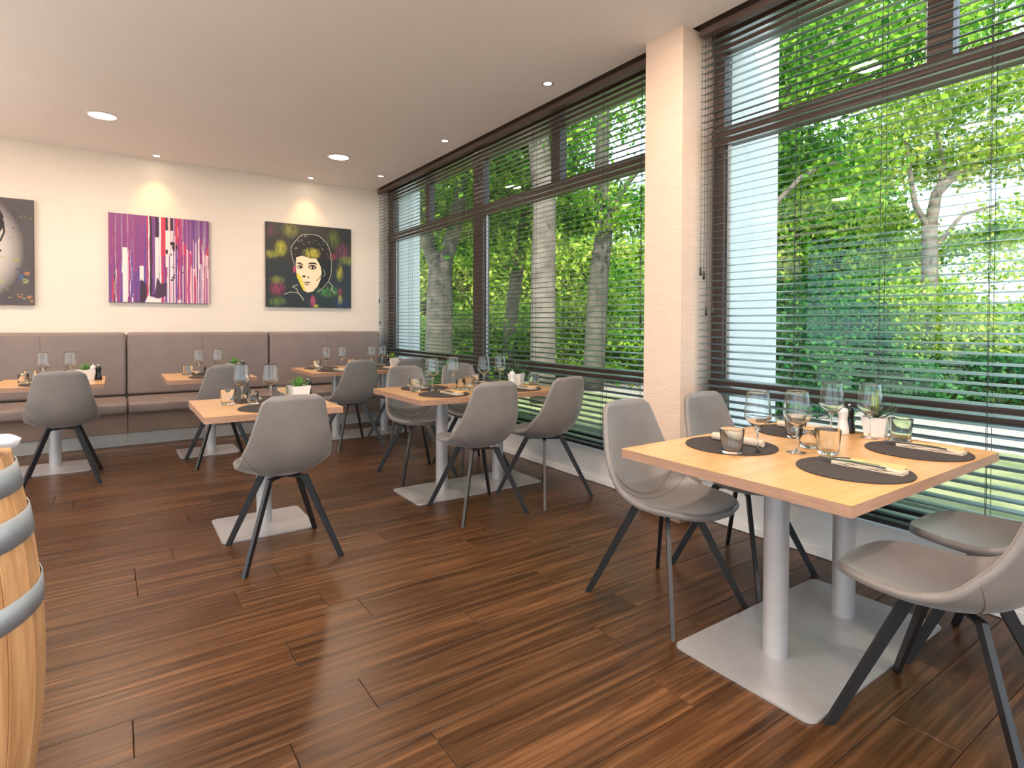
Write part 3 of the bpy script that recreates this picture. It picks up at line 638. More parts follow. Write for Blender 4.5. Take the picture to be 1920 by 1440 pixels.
place_chair(2.025, 3.340, -2, 'grey shell chair seen from behind at the near left of the middle table', G1)
place_chair(2.610, 3.352, 7, 'grey shell chair seen from behind, closest to the low window wall', G1)
place_chair(2.025, 5.880, 5, 'grey shell chair seen from behind at the left of the far corner table', G1)
place_chair(2.560, 5.890, 7, 'grey shell chair mostly hidden, at the window side of the far corner table', G1)
place_chair(.763, 3.338, 0, 'grey leather shell chair seen from behind, alone in the middle of the room', G2)
place_chair(.790, 5.845, 4, 'grey shell chair seen from behind between the centre table and the bench', G2)
place_chair(-.350, 5.795, 0, 'grey shell chair seen from behind at the far left table', G2)

# ------------------------------------------------------------------ tables
TT = .038
def table(x0, x1, y0, y1, px0, px1, py0, py1, cols, label, group):
    cx, cy = (x0 + x1) / 2, (y0 + y1) / 2
    r = empty('dining_table', (cx, cy, 0), label=label, cat='table', group=group)
    MB().box(x0 - cx + .001, x1 - cx - .001, y0 - cy + .001, y1 - cy - .001, .752 - TT + .001, .7505, 0).build('edge_band', M['beech_edge'], r)['label'] = 'pinkish beech edge band'
    MB().box(x0 - cx + .0005, x1 - cx - .0005, y0 - cy + .0005, y1 - cy - .0005, .7506, .752, 0).build('tabletop', M['beech'], r)
    o = MB().prism(rrect(px0 - cx, px1 - cx, py0 - cy, py1 - cy, .035), .001, .009).build('base_plate', M['steel'], r)
    for a, b_ in cols:
        c = MB().lathe([(.045, .009), (.045, .700)], 32, (a - cx, b_ - cy, 0)).build('column', M['steel'], r, True)
        MB().box(a - cx - .15, a - cx + .15, b_ - cy - .15, b_ - cy + .15, .700, .7145, .002).build('top_bracket', M['black'], r)
    return r
GT, GS = 'four seat beech tables by the window', 'two seat beech tables'
table(1.73, 2.97, .79, 1.70, 1.80, 2.85, .932, 1.483, [(2.075, 1.22), (2.604, 1.22)], 'large beech table beside the pillar, laid for four, on two silver columns', GT)
table(1.676, 2.91, 3.49, 4.36, 1.72, 2.81, 3.63, 4.09, [(2.045, 3.90), (2.555, 3.90)], 'four seat beech table in the middle of the window row', GT)
table(1.654, 2.89, 5.97, 6.85, 1.82, 2.86, 6.185, 6.66, [(2.03, 6.42), (2.60, 6.42)], 'four seat beech table in the far corner at the end of the bench', GT)
table(.392, 1.157, 3.51, 4.33, .495, 1.025, 3.612, 4.09, [(.768, 3.87)], 'two seat beech table in the middle of the room', GS)
table(.372, 1.111, 5.90, 6.73, .485, 1.00, 6.125, 6.56, [(.765, 6.31)], 'two seat beech table at the bench, partly behind the middle table', GS)
table(-.82, -.08, 5.91, 6.74, -.69, -.175, 6.068, 6.54, [(-.44, 6.38)], 'two seat beech table at the left end of the bench', GS)

# ------------------------------------------------------------------ tableware
TZ = .7525
def lathe_mesh(nm, prof, m, n=28):
    me = MB().lathe(prof, n).mesh(nm); me.materials.append(m)
    bm = bmesh.new(); bm.from_mesh(me); bmesh.ops.holes_fill(bm, edges=bm.edges[:], sides=n); bmesh.ops.recalc_face_normals(bm, faces=bm.faces[:]); bm.to_mesh(me); bm.free()
    me.polygons.foreach_set('use_smooth', [True] * len(me.polygons)); return me
wine = lathe_mesh('wine_glass', [(.0005, .0015), (.036, .0012), (.0375, .002), (.036, .003), (.015, .006), (.006, .011), (.0042, .03), (.004, .088), (.0055, .096), (.012, .103), (.030, .118), (.048, .138), (.052, .148), (.0515, .158), (.0475, .20), (.0415, .245), (.0405, .2505), (.0401, .2511), (.0397, .2508), (.0407, .245), (.0467, .20), (.0507, .158), (.0512, .149), (.0472, .1395), (.0293, .1195), (.010, .107), (.0005, .104)], M['glass'])
tumbler = lathe_mesh('water_tumbler', [(.0005, .001), (.036, .001), (.0385, .004), (.042, .04), (.048, .098), (.0478, .0995), (.0472, .100), (.0465, .0993), (.0462, .098), (.0402, .04), (.037, .018), (.034, .014), (.0005, .014)], M['glass'])
votive = lathe_mesh('votive_glass', [(.0005, .001), (.034, .001), (.036, .003), (.0365, .03), (.0365, .078), (.036, .080), (.034, .080), (.0338, .03), (.032, .012), (.0005, .012)], M['glass'], 12)
feltmat = MB().lathe([(.0005, 0), (.1845, 0), (.186, .002), (.1845, .005), (.0005, .005)], 48).mesh('placemat'); feltmat.materials.append(M['mat'])
def inst(nm, me, x, y, z, label, cat, group, rz=0):
    o = bpy.data.objects.new(nm, me); C.objects.link(o); o.location = (x, y, z); o.rotation_euler = (0, 0, rz); return tag(o, label, cat, group)
def wavy_strip(L, wd, h, folds):
    mb = MB(); n = 16
    for f in range(folds):
        z0 = .001 + f * h / folds; V = []; F = []
        for i in range(n + 1):
            y = -L / 2 + L * i / n; dz = .0015 * math.sin(i * .9 + f * 1.7)
            e = wd / 2 * (1 - .04 * f)
            hh = h / folds * .85
            V += [(-e, y, z0 + dz * (f > 0)), (e, y, z0 + dz * (f > 0)), (e + .001, y, z0 + hh * .5 + dz), (e, y, z0 + hh + dz), (-e, y, z0 + hh + dz), (-e - .001, y, z0 + hh * .5 + dz)]
        for i in range(n):
            for k in range(6): F.append((i * 6 + k, i * 6 + (k + 1) % 6, (i + 1) * 6 + (k + 1) % 6, (i + 1) * 6 + k))
        F += [(5, 4, 3, 2, 1, 0), tuple(n * 6 + k for k in range(6))]
        mb.add(V, F)
    return mb.mesh('napkin')
nap_me = wavy_strip(.23, .062, .014, 3); nap_me.materials.append(M['napkin']); napk_me = wavy_strip(.225, .060, .010, 3); napk_me.materials.append(M['napkin'])
roll_me = MB().tube([(0, -.115, .017), (0, -.06, .0175), (0, .06, .0175), (0, .115, .0165)], [.0155, .0165, .0165, .0145], 14).mesh('rolled_napkin'); roll_me.materials.append(M['napkin'])
def bev_me(nm, mb, m):
    me = mb.mesh(nm); me.materials.append(m); return me
flap_me = bev_me('kraft_sleeve', MB().add([(.004, -.105, .0135), (.048, -.105, .024), (.046, .075, .019), (.004, .075, .0125), (.004, -.105, .0122), (.048, -.105, .0227), (.046, .075, .0177), (.004, .075, .0112)], [(3, 2, 1, 0), (4, 5, 6, 7), (0, 1, 5, 4), (1, 2, 6, 5), (2, 3, 7, 6), (3, 0, 4, 7)]), M['kraft'])
def fork_mesh():
    mb = MB(); mb.box(-.0035, .0035, -.10, .035, 0, .0018); mb.add([(-.0035, .035, 0), (.0035, .035, 0), (.011, .055, -.001), (-.011, .055, -.001), (-.0035, .035, .0018), (.0035, .035, .0018), (.011, .055, .001), (-.011, .055, .001)], [(3, 2, 1, 0), (4, 5, 6, 7), (0, 1, 5, 4), (1, 2, 6, 5), (2, 3, 7, 6), (3, 0, 4, 7)])
    for x in (-.0095, -.0035, .0025, .0080): mb.box(x, x + .0025, .055, .10, -.001, .001)
    return bev_me('fork', mb, M['chrome'])
def knife_mesh():
    mb = MB(); mb.box(-.0045, .0045, -.11, .0, 0, .004); mb.add([(-.007, 0, .001), (.007, 0, .001), (.007, .07, .001), (.0, .11, .001), (-.007, .09, .001), (-.007, 0, .0025), (.007, 0, .0025), (.007, .07, .0025), (.0, .11, .0025), (-.007, .09, .0025)],
        [(4, 3, 2, 1, 0), (5, 6, 7, 8, 9)] + [(i, (i + 1) % 5, (i + 1) % 5 + 5, i + 5) for i in range(5)]); return bev_me('knife', mb, M['chrome'])
fork_me, knife_me = fork_mesh(), knife_mesh()
def setting(x, y, rz, where, rolled=False, cut=True):
    inst('placemat', feltmat, x, y, TZ, 'round dark felt placemat ' + where, 'placemat', 'round felt placemats')
    a = R(rz); z = TZ + .0052; dx = .045
    cx, cy = x + dx * math.cos(a), y + dx * math.sin(a)
    if rolled: inst('rolled_napkin', roll_me, x - dx * math.cos(a), y, z - .0008, 'rolled beige napkin ' + where, 'napkin', 'beige napkins', a + R(4)); return
    n = inst('folded_napkin', nap_me, cx, cy - .03 * math.cos(a), z - .0009, 'folded beige napkin ' + where, 'napkin', 'beige napkins', a + R(3))
    f = bpy.data.objects.new('kraft_sleeve', flap_me); C.objects.link(f); f.parent = n; f['label'] = 'tan raised flap'
    if cut:
        inst('fork', fork_me, cx - .008 * math.cos(a), cy + .035 * math.cos(a), z + .0155, 'steel fork on a napkin ' + where, 'fork', 'forks on the napkins', a + R(8))
        inst('knife', knife_me, cx - .023 * math.cos(a), cy + .015 * math.cos(a), z + .0155, 'steel knife on a napkin ' + where, 'knife', 'knives on the napkins', a)
def wineg(x, y, where): inst('wine_glass', wine, x, y, TZ, 'clear stemmed wine glass ' + where, 'wine glass', 'stemmed wine glasses')
def tumb(x, y, where): inst('water_tumbler', tumbler, x, y, TZ, 'clear thick bottomed water tumbler ' + where, 'tumbler', 'water tumblers')
def vot(x, y, where): inst('votive_glass', votive, x, y, TZ, 'small straight tea light glass ' + where, 'candle glass', 'tea light glasses')

def leaf_mesh(L, wd, curl, thick=.0025, nm='leaf', m=None):
    V = []; n = 5
    for i in range(n + 1):
        t = i / n; ww = wd * math.sin(PI * min(1, t * .93 + .07)) ** .7 * (1 - .35 * t) if i < n else .0004
        x = L * t; z = curl * t * t
        V += [(x, -ww / 2, z + thick), (x, 0, z), (x, ww / 2, z + thick), (x, 0, z + thick * 1.6)]
    F = []
    for i in range(n):
        for k in range(4): F.append((i * 4 + k, i * 4 + (k + 1) % 4, (i + 1) * 4 + (k + 1) % 4, (i + 1) * 4 + k))
    me = bpy.data.meshes.new(nm); me.from_pydata(V, [], F); me.update(); me.polygons.foreach_set('use_smooth', [True] * len(me.polygons)); me.materials.append(m); return me
LF = {'succ': leaf_mesh(.062, .022, .02, .004, m=M['succ']), 'yel': leaf_mesh(.125, .024, .015, m=M['succ_y']), 'thin': leaf_mesh(.105, .010, .024, m=M['succ_d']), 'wide': leaf_mesh(.07, .028, .022, .003, m=M['succ']), 'vivid': leaf_mesh(.065, .026, .024, .003, m=M['succ_y'])}
def potplant(x, y, kinds, where, rz=20, s=1.0, desc='green succulent'):
    r = empty('potted_succulent', (x, y, TZ), R(rz), desc + ' in a white square pot ' + where, 'plant', 'potted succulents on the tables')
    a, b_, h = .038 * s, .050 * s, .085 * s
    V = []; 
    for hw, z in ((a, 0), (b_, h), (b_ - .005, h), (b_ - .006, h - .012)): V += [(-hw, -hw, z), (hw, -hw, z), (hw, hw, z), (-hw, hw, z)]
    F = [(3, 2, 1, 0)]
    for i in range(3): F += [(i * 4 + k, i * 4 + (k + 1) % 4, (i + 1) * 4 + (k + 1) % 4, (i + 1) * 4 + k) for k in range(4)]
    MB().add(V, F).build('pot', M['ceramic'], r); hw = b_ - .0065
    MB().box(-hw, hw, -hw, hw, h - .02, h - .012).build('soil', M['soil'], r)
    rr = random.Random(int(x * 1000)); 
    for kind, cnt, elev in kinds:
        for i in range(cnt):
            o = bpy.data.objects.new('leaf', LF[kind]); C.objects.link(o); o.parent = r
            o.location = (rr.uniform(-.012, .012), rr.uniform(-.012, .012), h - .012)
            el = rr.uniform(*elev); o.rotation_euler = (0, -R(el), i * 2.4 + rr.uniform(-.3, .3)); q = rr.uniform(.8, 1.15); o.scale = (q, q, q)
    return r
def mill(x, y, dark, where):
    r = empty('pepper_mill' if dark else 'salt_mill', (x, y, TZ), label=('glossy black waisted pepper mill ' if dark else 'matt white waisted salt mill ') + where, cat='mill', group='salt and pepper mills')
    m = M['blackgloss'] if dark else M['ceramic']
    MB().lathe([(.0005, 0), (.026, 0), (.0265, .004), (.025, .03), (.0195, .062), (.0185, .075), (.0215, .086), (.0215, .09)], 20).build('body', m, r, True)
    MB().lathe([(.0215, .0905), (.022, .094), (.0225, .108), (.020, .118), (.012, .1225), (.0005, .1235)], 20).build('cap', m, r, True)
    MB().lathe([(.004, .122), (.0045, .127), (.0075, .131), (.0055, .136), (.0005, .137)], 12).build('knob', M['chrome'], r, True)
# pillar table
tA = 'on the pillar table'
setting(2.165, .985, 0, 'at the near left of the pillar table'); setting(2.705, .985, 0, 'at the near right of the pillar table')
setting(2.155, 1.475, 180, 'at the far left of the pillar table', True); setting(2.700, 1.490, 180, 'at the far right of the pillar table', True)
wineg(2.120, 1.330, 'leftmost on the pillar table'); wineg(2.262, 1.248, 'second from the left on the pillar table')
wineg(2.735, 1.345, 'behind the salt mill side of the pillar table'); wineg(2.830, 1.222, 'in front of the plant on the pillar table')
tumb(2.030, 1.385, 'beside the near left roll on the pillar table'); tumb(2.345, 1.165, 'touching the front left mat of the pillar table')
tumb(2.555, 1.415, 'behind the centre of the pillar table'); tumb(2.895, 1.120, 'right of the plant on the pillar table'); vot(2.405, 1.275, 'in the centre of the pillar table')
mill(2.845, 1.345, False, tA); mill(2.905, 1.345, True, tA)
potplant(2.925, 1.235, [('yel', 7, (72, 88)), ('thin', 22, (15, 70))], 'on the pillar table', 12, 1.05, 'spiky yellow and green succulent')
# middle window table
tB = 'the middle window table'
setting(1.965, 3.71, 0, 'at the near left of ' + tB); setting(2.62, 3.71, 0, 'at the near right of ' + tB)
setting(2.02, 4.15, 180, 'at the far left of ' + tB); setting(2.63, 4.15, 180, 'at the far right of ' + tB, False, False)
wineg(1.985, 3.94, 'leftmost on ' + tB); wineg(2.20, 4.01, 'second from left on ' + tB); wineg(2.44, 3.93, 'third from left on ' + tB); wineg(2.665, 4.035, 'nearest the plant on ' + tB)
tumb(1.865, 3.985, 'at the left end of ' + tB); tumb(2.26, 3.86, 'in front of the second glass on ' + tB); tumb(2.41, 4.04, 'at the back centre of ' + tB); vot(2.22, 3.92, 'in the centre of ' + tB); tumb(2.845, 3.80, 'at the window end of ' + tB)
mill(2.685, 3.88, False, 'left of the plant on ' + tB); potplant(2.775, 3.95, [('thin', 26, (15, 75))], 'on the middle window table', 35, 1.15, 'dark thin leaved succulent')
# corner table
tF = 'the corner table'
setting(1.95, 6.19, 0, 'at the near left of ' + tF, False, False); setting(2.52, 6.19, 0, 'at the near right of ' + tF, False, False)
setting(1.93, 6.62, 180, 'at the far left of ' + tF, False, False); setting(2.50, 6.62, 180, 'at the far right of ' + tF, False, False)
wineg(1.925, 6.42, 'leftmost on ' + tF); wineg(2.085, 6.37, 'second from left on ' + tF); wineg(2.445, 6.42, 'third from left on ' + tF); wineg(2.60, 6.47, 'nearest the plant on ' + tF)
tumb(1.83, 6.44, 'at the left end of ' + tF); tumb(2.22, 6.44, 'in the centre of ' + tF); tumb(2.34, 6.52, 'right of the centre of ' + tF)
mill(2.64, 6.40, True, 'on ' + tF); potplant(2.76, 6.55, [('vivid', 10, (35, 80)), ('wide', 10, (15, 60))], 'on the corner table', 20, 1.15, 'yellow green leafy succulent')
# centre table
tC = 'the centre table'
setting(.775, 3.70, 0, 'at the near side of ' + tC, False, False); setting(.80, 4.13, 180, 'at the far side of ' + tC)
wineg(.665, 4.02, 'leftmost on ' + tC); wineg(.820, 3.925, 'nearest the pot on ' + tC)
tumb(.580, 3.99, 'at the left end of ' + tC); tumb(.880, 3.945, 'beside the pot on ' + tC); vot(.712, 3.92, 'in the centre of ' + tC)
mill(1.085, 4.03, True, 'on ' + tC); potplant(.995, 3.93, [('succ', 24, (10, 80)), ('wide', 8, (20, 70))], 'on the centre table', 8, 1.2, 'bushy grey green succulent')
# bench table middle
tD = 'the middle bench table'
setting(.74, 6.10, 0, 'at the near side of ' + tD, False, False); setting(.72, 6.52, 180, 'at the far side of ' + tD)
wineg(.670, 6.40, 'leftmost on ' + tD); wineg(.832, 6.36, 'second on ' + tD); tumb(.575, 6.36, 'at the left of ' + tD); tumb(.895, 6.375, 'near the pot on ' + tD); vot(.745, 6.33, 'in the centre of ' + tD)
mill(1.055, 6.31, True, 'on ' + tD); potplant(1.000, 6.46, [('wide', 20, (10, 80))], 'on the middle bench table', 20, 1.15, 'broad leaved green succulent')
# left bench table
tE = 'the left bench table'
setting(-.47, 6.11, 0, 'at the near side of ' + tE, False, False); setting(-.50, 6.55, 180, 'at the far side of ' + tE, False, False)
wineg(-.525, 6.44, 'leftmost on ' + tE); wineg(-.335, 6.44, 'nearest the pot on ' + tE); vot(-.640, 6.28, 'at the left of ' + tE); tumb(-.605, 6.39, 'left of the first glass on ' + tE); tumb(-.325, 6.355, 'beside the pot on ' + tE)
mill(-.170, 6.42, False, 'on ' + tE); mill(-.130, 6.33, True, 'on ' + tE); potplant(-.222, 6.31, [('succ', 20, (20, 80))], 'on the left bench table', 20, 1.15, 'rosette shaped green succulent')

# ------------------------------------------------------------------ barrel
BX, BY = -.501, 1.863
br = empty('wine_barrel', (BX, BY, 0), label='oak wine barrel with grey steel hoops used as a stand, cropped at the left', cat='barrel')
def brad(z): return .287 + .063 * (1 - ((z - .45) / .50) ** 2) if z >= .45 else .287 + .063 * (1 - ((z - .45) / .50) ** 2)
NS = 24; zz = np.linspace(0.001, .95, 13)
V = []; F = []; da = 2 * PI / NS
for z in zz:
    r_ = brad(z); g = .0016 / r_
    for a, rr in ((-da / 2 + g, r_ - .002), (-da / 2 + g * 2.2, r_), (da / 2 - g * 2.2, r_), (da / 2 - g, r_ - .002), (da / 2 - g, r_ - .024), (-da / 2 + g, r_ - .024)): V.append((rr * math.cos(a), rr * math.sin(a), z))
for i in range(len(zz) - 1):
    for k in range(6): F.append((i * 6 + k, i * 6 + (k + 1) % 6, (i + 1) * 6 + (k + 1) % 6, (i + 1) * 6 + k))
F += [(5, 4, 3, 2, 1, 0), tuple((len(zz) - 1) * 6 + k for k in range(6))]
stave = bpy.data.meshes.new('stave'); stave.from_pydata(V, [], F); stave.update(); stave.materials.append(M['oak'])
for k in range(NS):
    o = bpy.data.objects.new('stave', stave); C.objects.link(o); o.parent = br; o.rotation_euler = (0, 0, da * k + .12)
MB().lathe([(.0005, .925), (.262, .925)], 32).build('barrel_head', M['oak'], br)
for z0, z1 in ((.865, .925), (.748, .812), (.575, .632), (.03, .09)):
    n = 48; r0, r1 = brad(z0), brad(z1)
    MB().lathe([(r0 + .0005, z0), (r0 + .003, z0), (r1 + .003, z1), (r1 + .0005, z1)], n).build('hoop', M['hoop'], br, True)
# cloth on the barrel: folded napkin with a corner reaching over the rim
def cloth():
    n = 26; V = []; F = []
    for i in range(n + 1):
        for j in range(n + 1):
            u, v = i / n - .5, j / n - .5; a = R(38); x = (u * math.cos(a) - v * math.sin(a)) * .43; y = (u * math.sin(a) + v * math.cos(a)) * .43
            rr = math.hypot(x, y); z = .958 + .005 * math.sin(9 * u + 5 * v) + .012 * math.exp(-((u + v) * 4) ** 2)
            if rr > .285: z -= (rr - .285) * .5
            V.append((x, y - .01, z))
    for i in range(n):
        for j in range(n): a = i * (n + 1) + j; F.append((a, a + n + 1, a + n + 2, a + 1))
    me = bpy.data.meshes.new('folded_cloth'); me.from_pydata(V, [], F); me.update(); o = link('folded_cloth', me, M['cloth'], None, True)
    md = o.modifiers.new('thick', 'SOLIDIFY'); md.thickness = .026; md.offset = 1; return o
cl_ = cloth(); cl_.location = (BX, BY, .0); tag(cl_, 'white folded cloth on the barrel with its corner over the rim', 'cloth')
jar = empty('glass_jar', (BX + .085, BY - .02, .990), label='small green glass jar with an olive sprig on the barrel cloth', cat='jar')
MB().lathe([(.0005, 0), (.034, 0), (.037, .004), (.036, .06), (.028, .072), (.028, .08), (.026, .08), (.026, .07), (.034, .058), (.034, .006), (.0005, .005)], 20).build('glass_body', M['green_glass'], jar, True)
for i in range(9):
    o = bpy.data.objects.new('leaf', leaf_mesh(.05, .016, .01, m=M['olive']) if i == 0 else ol_me); ol_me = o.data; C.objects.link(o); o.parent = jar; o.location = (0, 0, .03 + .008 * i); o.rotation_euler = (0, -R(20 + 6 * i), i * 2.3)

# ------------------------------------------------------------------ outdoors
yaw = R(YAW); FW = Vector((math.sin(yaw), math.cos(yaw), 0)); RT = Vector((math.cos(yaw), -math.sin(yaw), 0))
def at(u, d, z=0.0):                       # a place outdoors, from bearing and distance
    p = FW * d + RT * ((u - 960) / FPX * d); return Vector((p.x, p.y, z))
def zof(v, d): return CAMH - (v - 606) * d / FPX
GZ = -.18
def ground(name, x0, x1, m, label, z=GZ):
    n = 2; o = MB().box(x0, x1, -25, 60, z - .1, z).build(name, m); return tag(o, label, kind='structure')
M['grass'] = mat('lawn', (.14, .17, .06), .95, scale=2.5, bump=.8, bscale=60, col2=(.36, .34, .16))
M['gravel'] = mat('pale_gravel', (.20, .16, .14), .95, scale=28, bump=1.0, bscale=90, col2=(.48, .41, .36))
M['pathm'] = mat('pale_path', (.30, .25, .22), .95, scale=20, bump=.6, bscale=80, col2=(.46, .40, .36))
M['reflector'] = mat('pale_reflector', (.62, .58, .52), .9, scale=8)
ground('ground_reflector', -40, 3.345, M['reflector'], 'unseen pale terrace behind the building', -.25)  # unseen pale ground added to bounce daylight into the room
ground('ground_gravel', 3.345, 5.2, M['gravel'], 'pale gravel strip along the building')
ground('ground_lawn_near', 5.2, 8.3, M['grass'], 'sunny lawn strip outside')
ground('ground_path', 8.3, 10.2, M['pathm'], 'pale gravel path crossing the garden')
ground('ground_lawn_far', 10.2, 70, M['grass'], 'far lawn below the trees')

def leaves(name, P, size, m, parent, flat=.0):
    n = len(P); a = rng.normal(size=(n, 3)); a[:, 2] *= (1 - flat); a /= np.linalg.norm(a, axis=1, keepdims=True) + 1e-9
    b = np.cross(a, rng.normal(size=(n, 3))); b /= np.linalg.norm(b, axis=1, keepdims=True) + 1e-9; s = (size * rng.uniform(.6, 1.25, n))[:, None]
    V = np.stack([P - a * s * .5, P + b * s * .30, P + a * s * .5, P - b * s * .30], 1).reshape(-1, 3)
    me = bpy.data.meshes.new(name); me.vertices.add(4 * n); me.vertices.foreach_set('co', V.astype(np.float32).ravel())
    me.loops.add(4 * n); me.loops.foreach_set('vertex_index', np.arange(4 * n, dtype=np.int32)); me.polygons.add(n)
    me.polygons.foreach_set('loop_start', np.arange(0, 4 * n, 4, dtype=np.int32)); me.update(calc_edges=True)
    o = link(name, me, m, parent); o['kind'] = 'stuff'; return o
def clumps(c, rad, k, n, tight=.28):
    c = np.array(c); rad = np.array(rad); d = rng.normal(size=(k, 3)); d /= np.linalg.norm(d, axis=1, keepdims=True); q = d * (rng.random((k, 1)) ** .4) * rad + c
    idx = rng.integers(0, k, n); return q[idx] + rng.normal(size=(n, 3)) * rad * tight * rng.uniform(.5, 1.1, (n, 1))
def limb(mb, p0, p1, r0, r1, bend=.3, seg=7):
    p0, p1 = Vector(p0), Vector(p1); L = (p1 - p0).length; off = Vector((random.uniform(-1, 1), random.uniform(-1, 1), random.uniform(-.3, .3))) * bend * L * .25
    pts = [p0.lerp(p1, i / seg) + off * math.sin(PI * i / seg) for i in range(seg + 1)]; mb.tube(pts, [r0 + (r1 - r0) * i / seg for i in range(seg + 1)], 10)
def tree(u, d, trunk, crown, m, label, n=14000, size=.16, bark='bark', k=60):
    base = at(u, d, GZ); r = empty('garden_tree', base, label=label, cat='tree', group='trees outside the windows')
    for i, (pts, rad) in enumerate(trunk):
        P = [at(a, d * (1 + dd), zof(b, d * (1 + dd))) - base for a, b, dd in pts]
        if i == 0: P[0].z = 0
        mb = MB(); fine = []
        for q in range(len(P) - 1):
            for s_ in range(4): fine.append(P[q].lerp(P[q + 1], s_ / 4))
        fine.append(P[-1]); nn = len(fine)
        mb.tube(fine, [rad[0] + (rad[1] - rad[0]) * j / (nn - 1) for j in range(nn)], 14)
        mb.build('trunk' if i == 0 else 'branch', M[bark], r, True)
    for (cu, cv, dd, rad, frac) in crown:
        D = d * (1 + dd); c = at(cu, D, zof(cv, D)) - base
        leaves('foliage', clumps(c, rad, k, int(n * frac)), size, m, r)
    return r
LM, LY, LD = M['leaf_mid'], M['leaf_yel'], M['leaf_dark']
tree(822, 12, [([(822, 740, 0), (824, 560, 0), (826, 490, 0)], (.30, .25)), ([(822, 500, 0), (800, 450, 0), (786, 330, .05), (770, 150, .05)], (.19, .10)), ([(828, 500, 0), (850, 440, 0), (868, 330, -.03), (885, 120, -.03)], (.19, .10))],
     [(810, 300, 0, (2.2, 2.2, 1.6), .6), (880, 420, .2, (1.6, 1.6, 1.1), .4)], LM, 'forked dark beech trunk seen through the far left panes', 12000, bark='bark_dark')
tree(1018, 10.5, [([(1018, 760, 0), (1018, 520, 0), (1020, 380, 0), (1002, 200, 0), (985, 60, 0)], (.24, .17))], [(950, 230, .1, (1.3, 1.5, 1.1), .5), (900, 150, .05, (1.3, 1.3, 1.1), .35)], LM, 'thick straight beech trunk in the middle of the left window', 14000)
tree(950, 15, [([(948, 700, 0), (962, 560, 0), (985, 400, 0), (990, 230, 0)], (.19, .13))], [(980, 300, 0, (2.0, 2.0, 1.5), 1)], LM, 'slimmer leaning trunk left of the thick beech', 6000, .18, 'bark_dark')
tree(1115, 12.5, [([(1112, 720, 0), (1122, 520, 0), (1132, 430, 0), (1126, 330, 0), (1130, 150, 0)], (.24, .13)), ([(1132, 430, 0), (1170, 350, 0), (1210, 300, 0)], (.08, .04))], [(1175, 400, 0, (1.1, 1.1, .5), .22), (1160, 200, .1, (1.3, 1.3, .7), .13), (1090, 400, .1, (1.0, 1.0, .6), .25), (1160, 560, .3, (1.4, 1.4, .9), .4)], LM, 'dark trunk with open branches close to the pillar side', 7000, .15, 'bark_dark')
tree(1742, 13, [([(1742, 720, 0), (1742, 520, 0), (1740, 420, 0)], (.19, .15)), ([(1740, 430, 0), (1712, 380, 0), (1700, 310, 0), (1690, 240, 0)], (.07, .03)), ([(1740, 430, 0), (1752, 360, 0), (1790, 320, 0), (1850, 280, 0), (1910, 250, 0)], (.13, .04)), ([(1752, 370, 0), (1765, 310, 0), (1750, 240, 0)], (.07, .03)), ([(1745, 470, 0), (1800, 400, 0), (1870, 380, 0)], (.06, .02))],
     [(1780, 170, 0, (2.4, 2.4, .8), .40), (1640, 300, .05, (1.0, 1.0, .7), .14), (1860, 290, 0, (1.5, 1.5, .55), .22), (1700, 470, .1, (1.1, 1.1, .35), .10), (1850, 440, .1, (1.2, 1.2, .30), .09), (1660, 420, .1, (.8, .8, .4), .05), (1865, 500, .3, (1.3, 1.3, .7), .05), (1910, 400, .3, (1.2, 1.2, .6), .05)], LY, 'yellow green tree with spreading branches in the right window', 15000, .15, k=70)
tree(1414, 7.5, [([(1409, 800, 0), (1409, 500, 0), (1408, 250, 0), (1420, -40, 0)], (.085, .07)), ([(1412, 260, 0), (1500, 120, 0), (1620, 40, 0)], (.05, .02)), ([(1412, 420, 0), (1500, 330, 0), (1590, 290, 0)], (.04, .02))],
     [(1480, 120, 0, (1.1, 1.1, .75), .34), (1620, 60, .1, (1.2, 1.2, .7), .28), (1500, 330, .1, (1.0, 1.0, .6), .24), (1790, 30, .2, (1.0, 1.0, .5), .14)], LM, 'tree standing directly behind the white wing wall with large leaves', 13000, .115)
def bush(u, d, v, w_, m, label, n=8000, size=.13, depth=1.2, group='bushes and hedge outside'):
    top = zof(v, d); h = top - GZ; base = at(u, d, GZ); r = empty('garden_bush', base, label=label, cat='bush', group=group)
    c = (0, 0, h * .47); leaves('foliage', np.concatenate([clumps(c, (w_, w_, h * .45), 50, int(n * .7), .2), clumps((0, 0, h * .2), (w_, w_, h * .2), 30, int(n * .3), .25)]), size, m, r)
    mb = MB()
    for i in range(5): a = i * 1.3; limb(mb, (.06 * math.cos(a), .06 * math.sin(a), 0), (w_ * .5 * math.cos(a), w_ * .5 * math.sin(a), h * .7), .03, .01)
    mb.build('stems', M['bark_dark'], r)
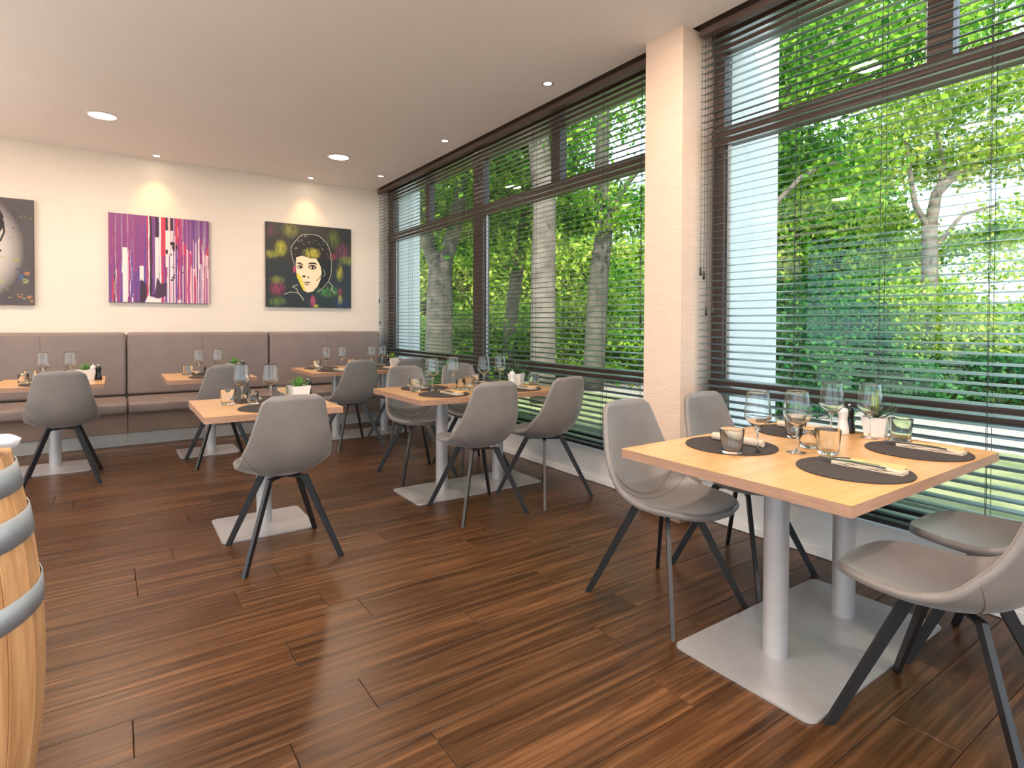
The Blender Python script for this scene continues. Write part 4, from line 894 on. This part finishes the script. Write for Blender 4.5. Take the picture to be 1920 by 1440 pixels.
for i, (u, d, v, w_, mm) in enumerate([(1440, 9.5, 540, 1.0, LD), (1530, 10.5, 500, 1.1, LD), (1600, 12, 500, 1.3, LM), (1710, 11.8, 505, 1.3, LY), (1800, 12.2, 545, 1.4, LY), (1900, 12, 575, 1.3, LM), (1980, 11.5, 560, 1.2, LM), (1660, 10.5, 640, .8, LD), (1780, 10.8, 650, .8, LD), (1890, 10.4, 655, .8, LD)]):
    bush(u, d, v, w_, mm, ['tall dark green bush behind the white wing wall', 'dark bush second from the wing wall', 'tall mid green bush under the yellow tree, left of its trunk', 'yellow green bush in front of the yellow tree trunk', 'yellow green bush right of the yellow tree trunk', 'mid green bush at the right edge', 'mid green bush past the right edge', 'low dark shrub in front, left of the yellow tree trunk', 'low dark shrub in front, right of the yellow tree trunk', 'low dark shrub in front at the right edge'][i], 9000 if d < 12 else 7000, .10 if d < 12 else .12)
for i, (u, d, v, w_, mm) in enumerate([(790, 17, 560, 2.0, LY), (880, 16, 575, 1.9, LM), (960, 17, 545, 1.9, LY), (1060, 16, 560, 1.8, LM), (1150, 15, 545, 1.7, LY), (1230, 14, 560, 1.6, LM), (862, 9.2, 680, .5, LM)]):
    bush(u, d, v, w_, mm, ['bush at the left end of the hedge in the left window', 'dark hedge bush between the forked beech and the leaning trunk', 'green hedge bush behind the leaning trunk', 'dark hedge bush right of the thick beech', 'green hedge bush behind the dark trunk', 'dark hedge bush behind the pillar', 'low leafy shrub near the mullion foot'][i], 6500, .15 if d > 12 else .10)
far = [(700, 24, 330), (790, 26, 250), (870, 27, 200), (950, 26, 230), (1030, 27, 330), (1100, 25, 420), (1180, 24, 450), (1260, 22, 440), (1340, 21, 300), (1450, 20, 260), (1560, 20, 300), (1640, 22, 480), (1760, 22, 590), (1860, 21, 600), (1960, 20, 560)]
for i, (u, d, v) in enumerate(far):
    base = at(u, d, GZ); top = zof(v, d); h = top - GZ
    r = empty('background_tree', base, label='distant tree, %s from the left in the background belt' % ['first', 'second', 'third', 'fourth', 'fifth', 'sixth', 'seventh', 'eighth', 'ninth', 'tenth', 'eleventh', 'twelfth', 'thirteenth', 'fourteenth', 'fifteenth'][i], cat='tree', group='background tree belt')
    MB().tube([(0, 0, 0), (.1, 0, h * .3), (0, .1, h * .7)], [.22, .18, .08], 8).build('trunk', M['bark_dark'], r, True)
    leaves('foliage', clumps((0, 0, h * .52), (2.4, 2.4, h * .46), 90, 12000, .2), .26, LM if i in (9, 10) else LY, r)  # darker leaf colour on some trees stands in for deep shade
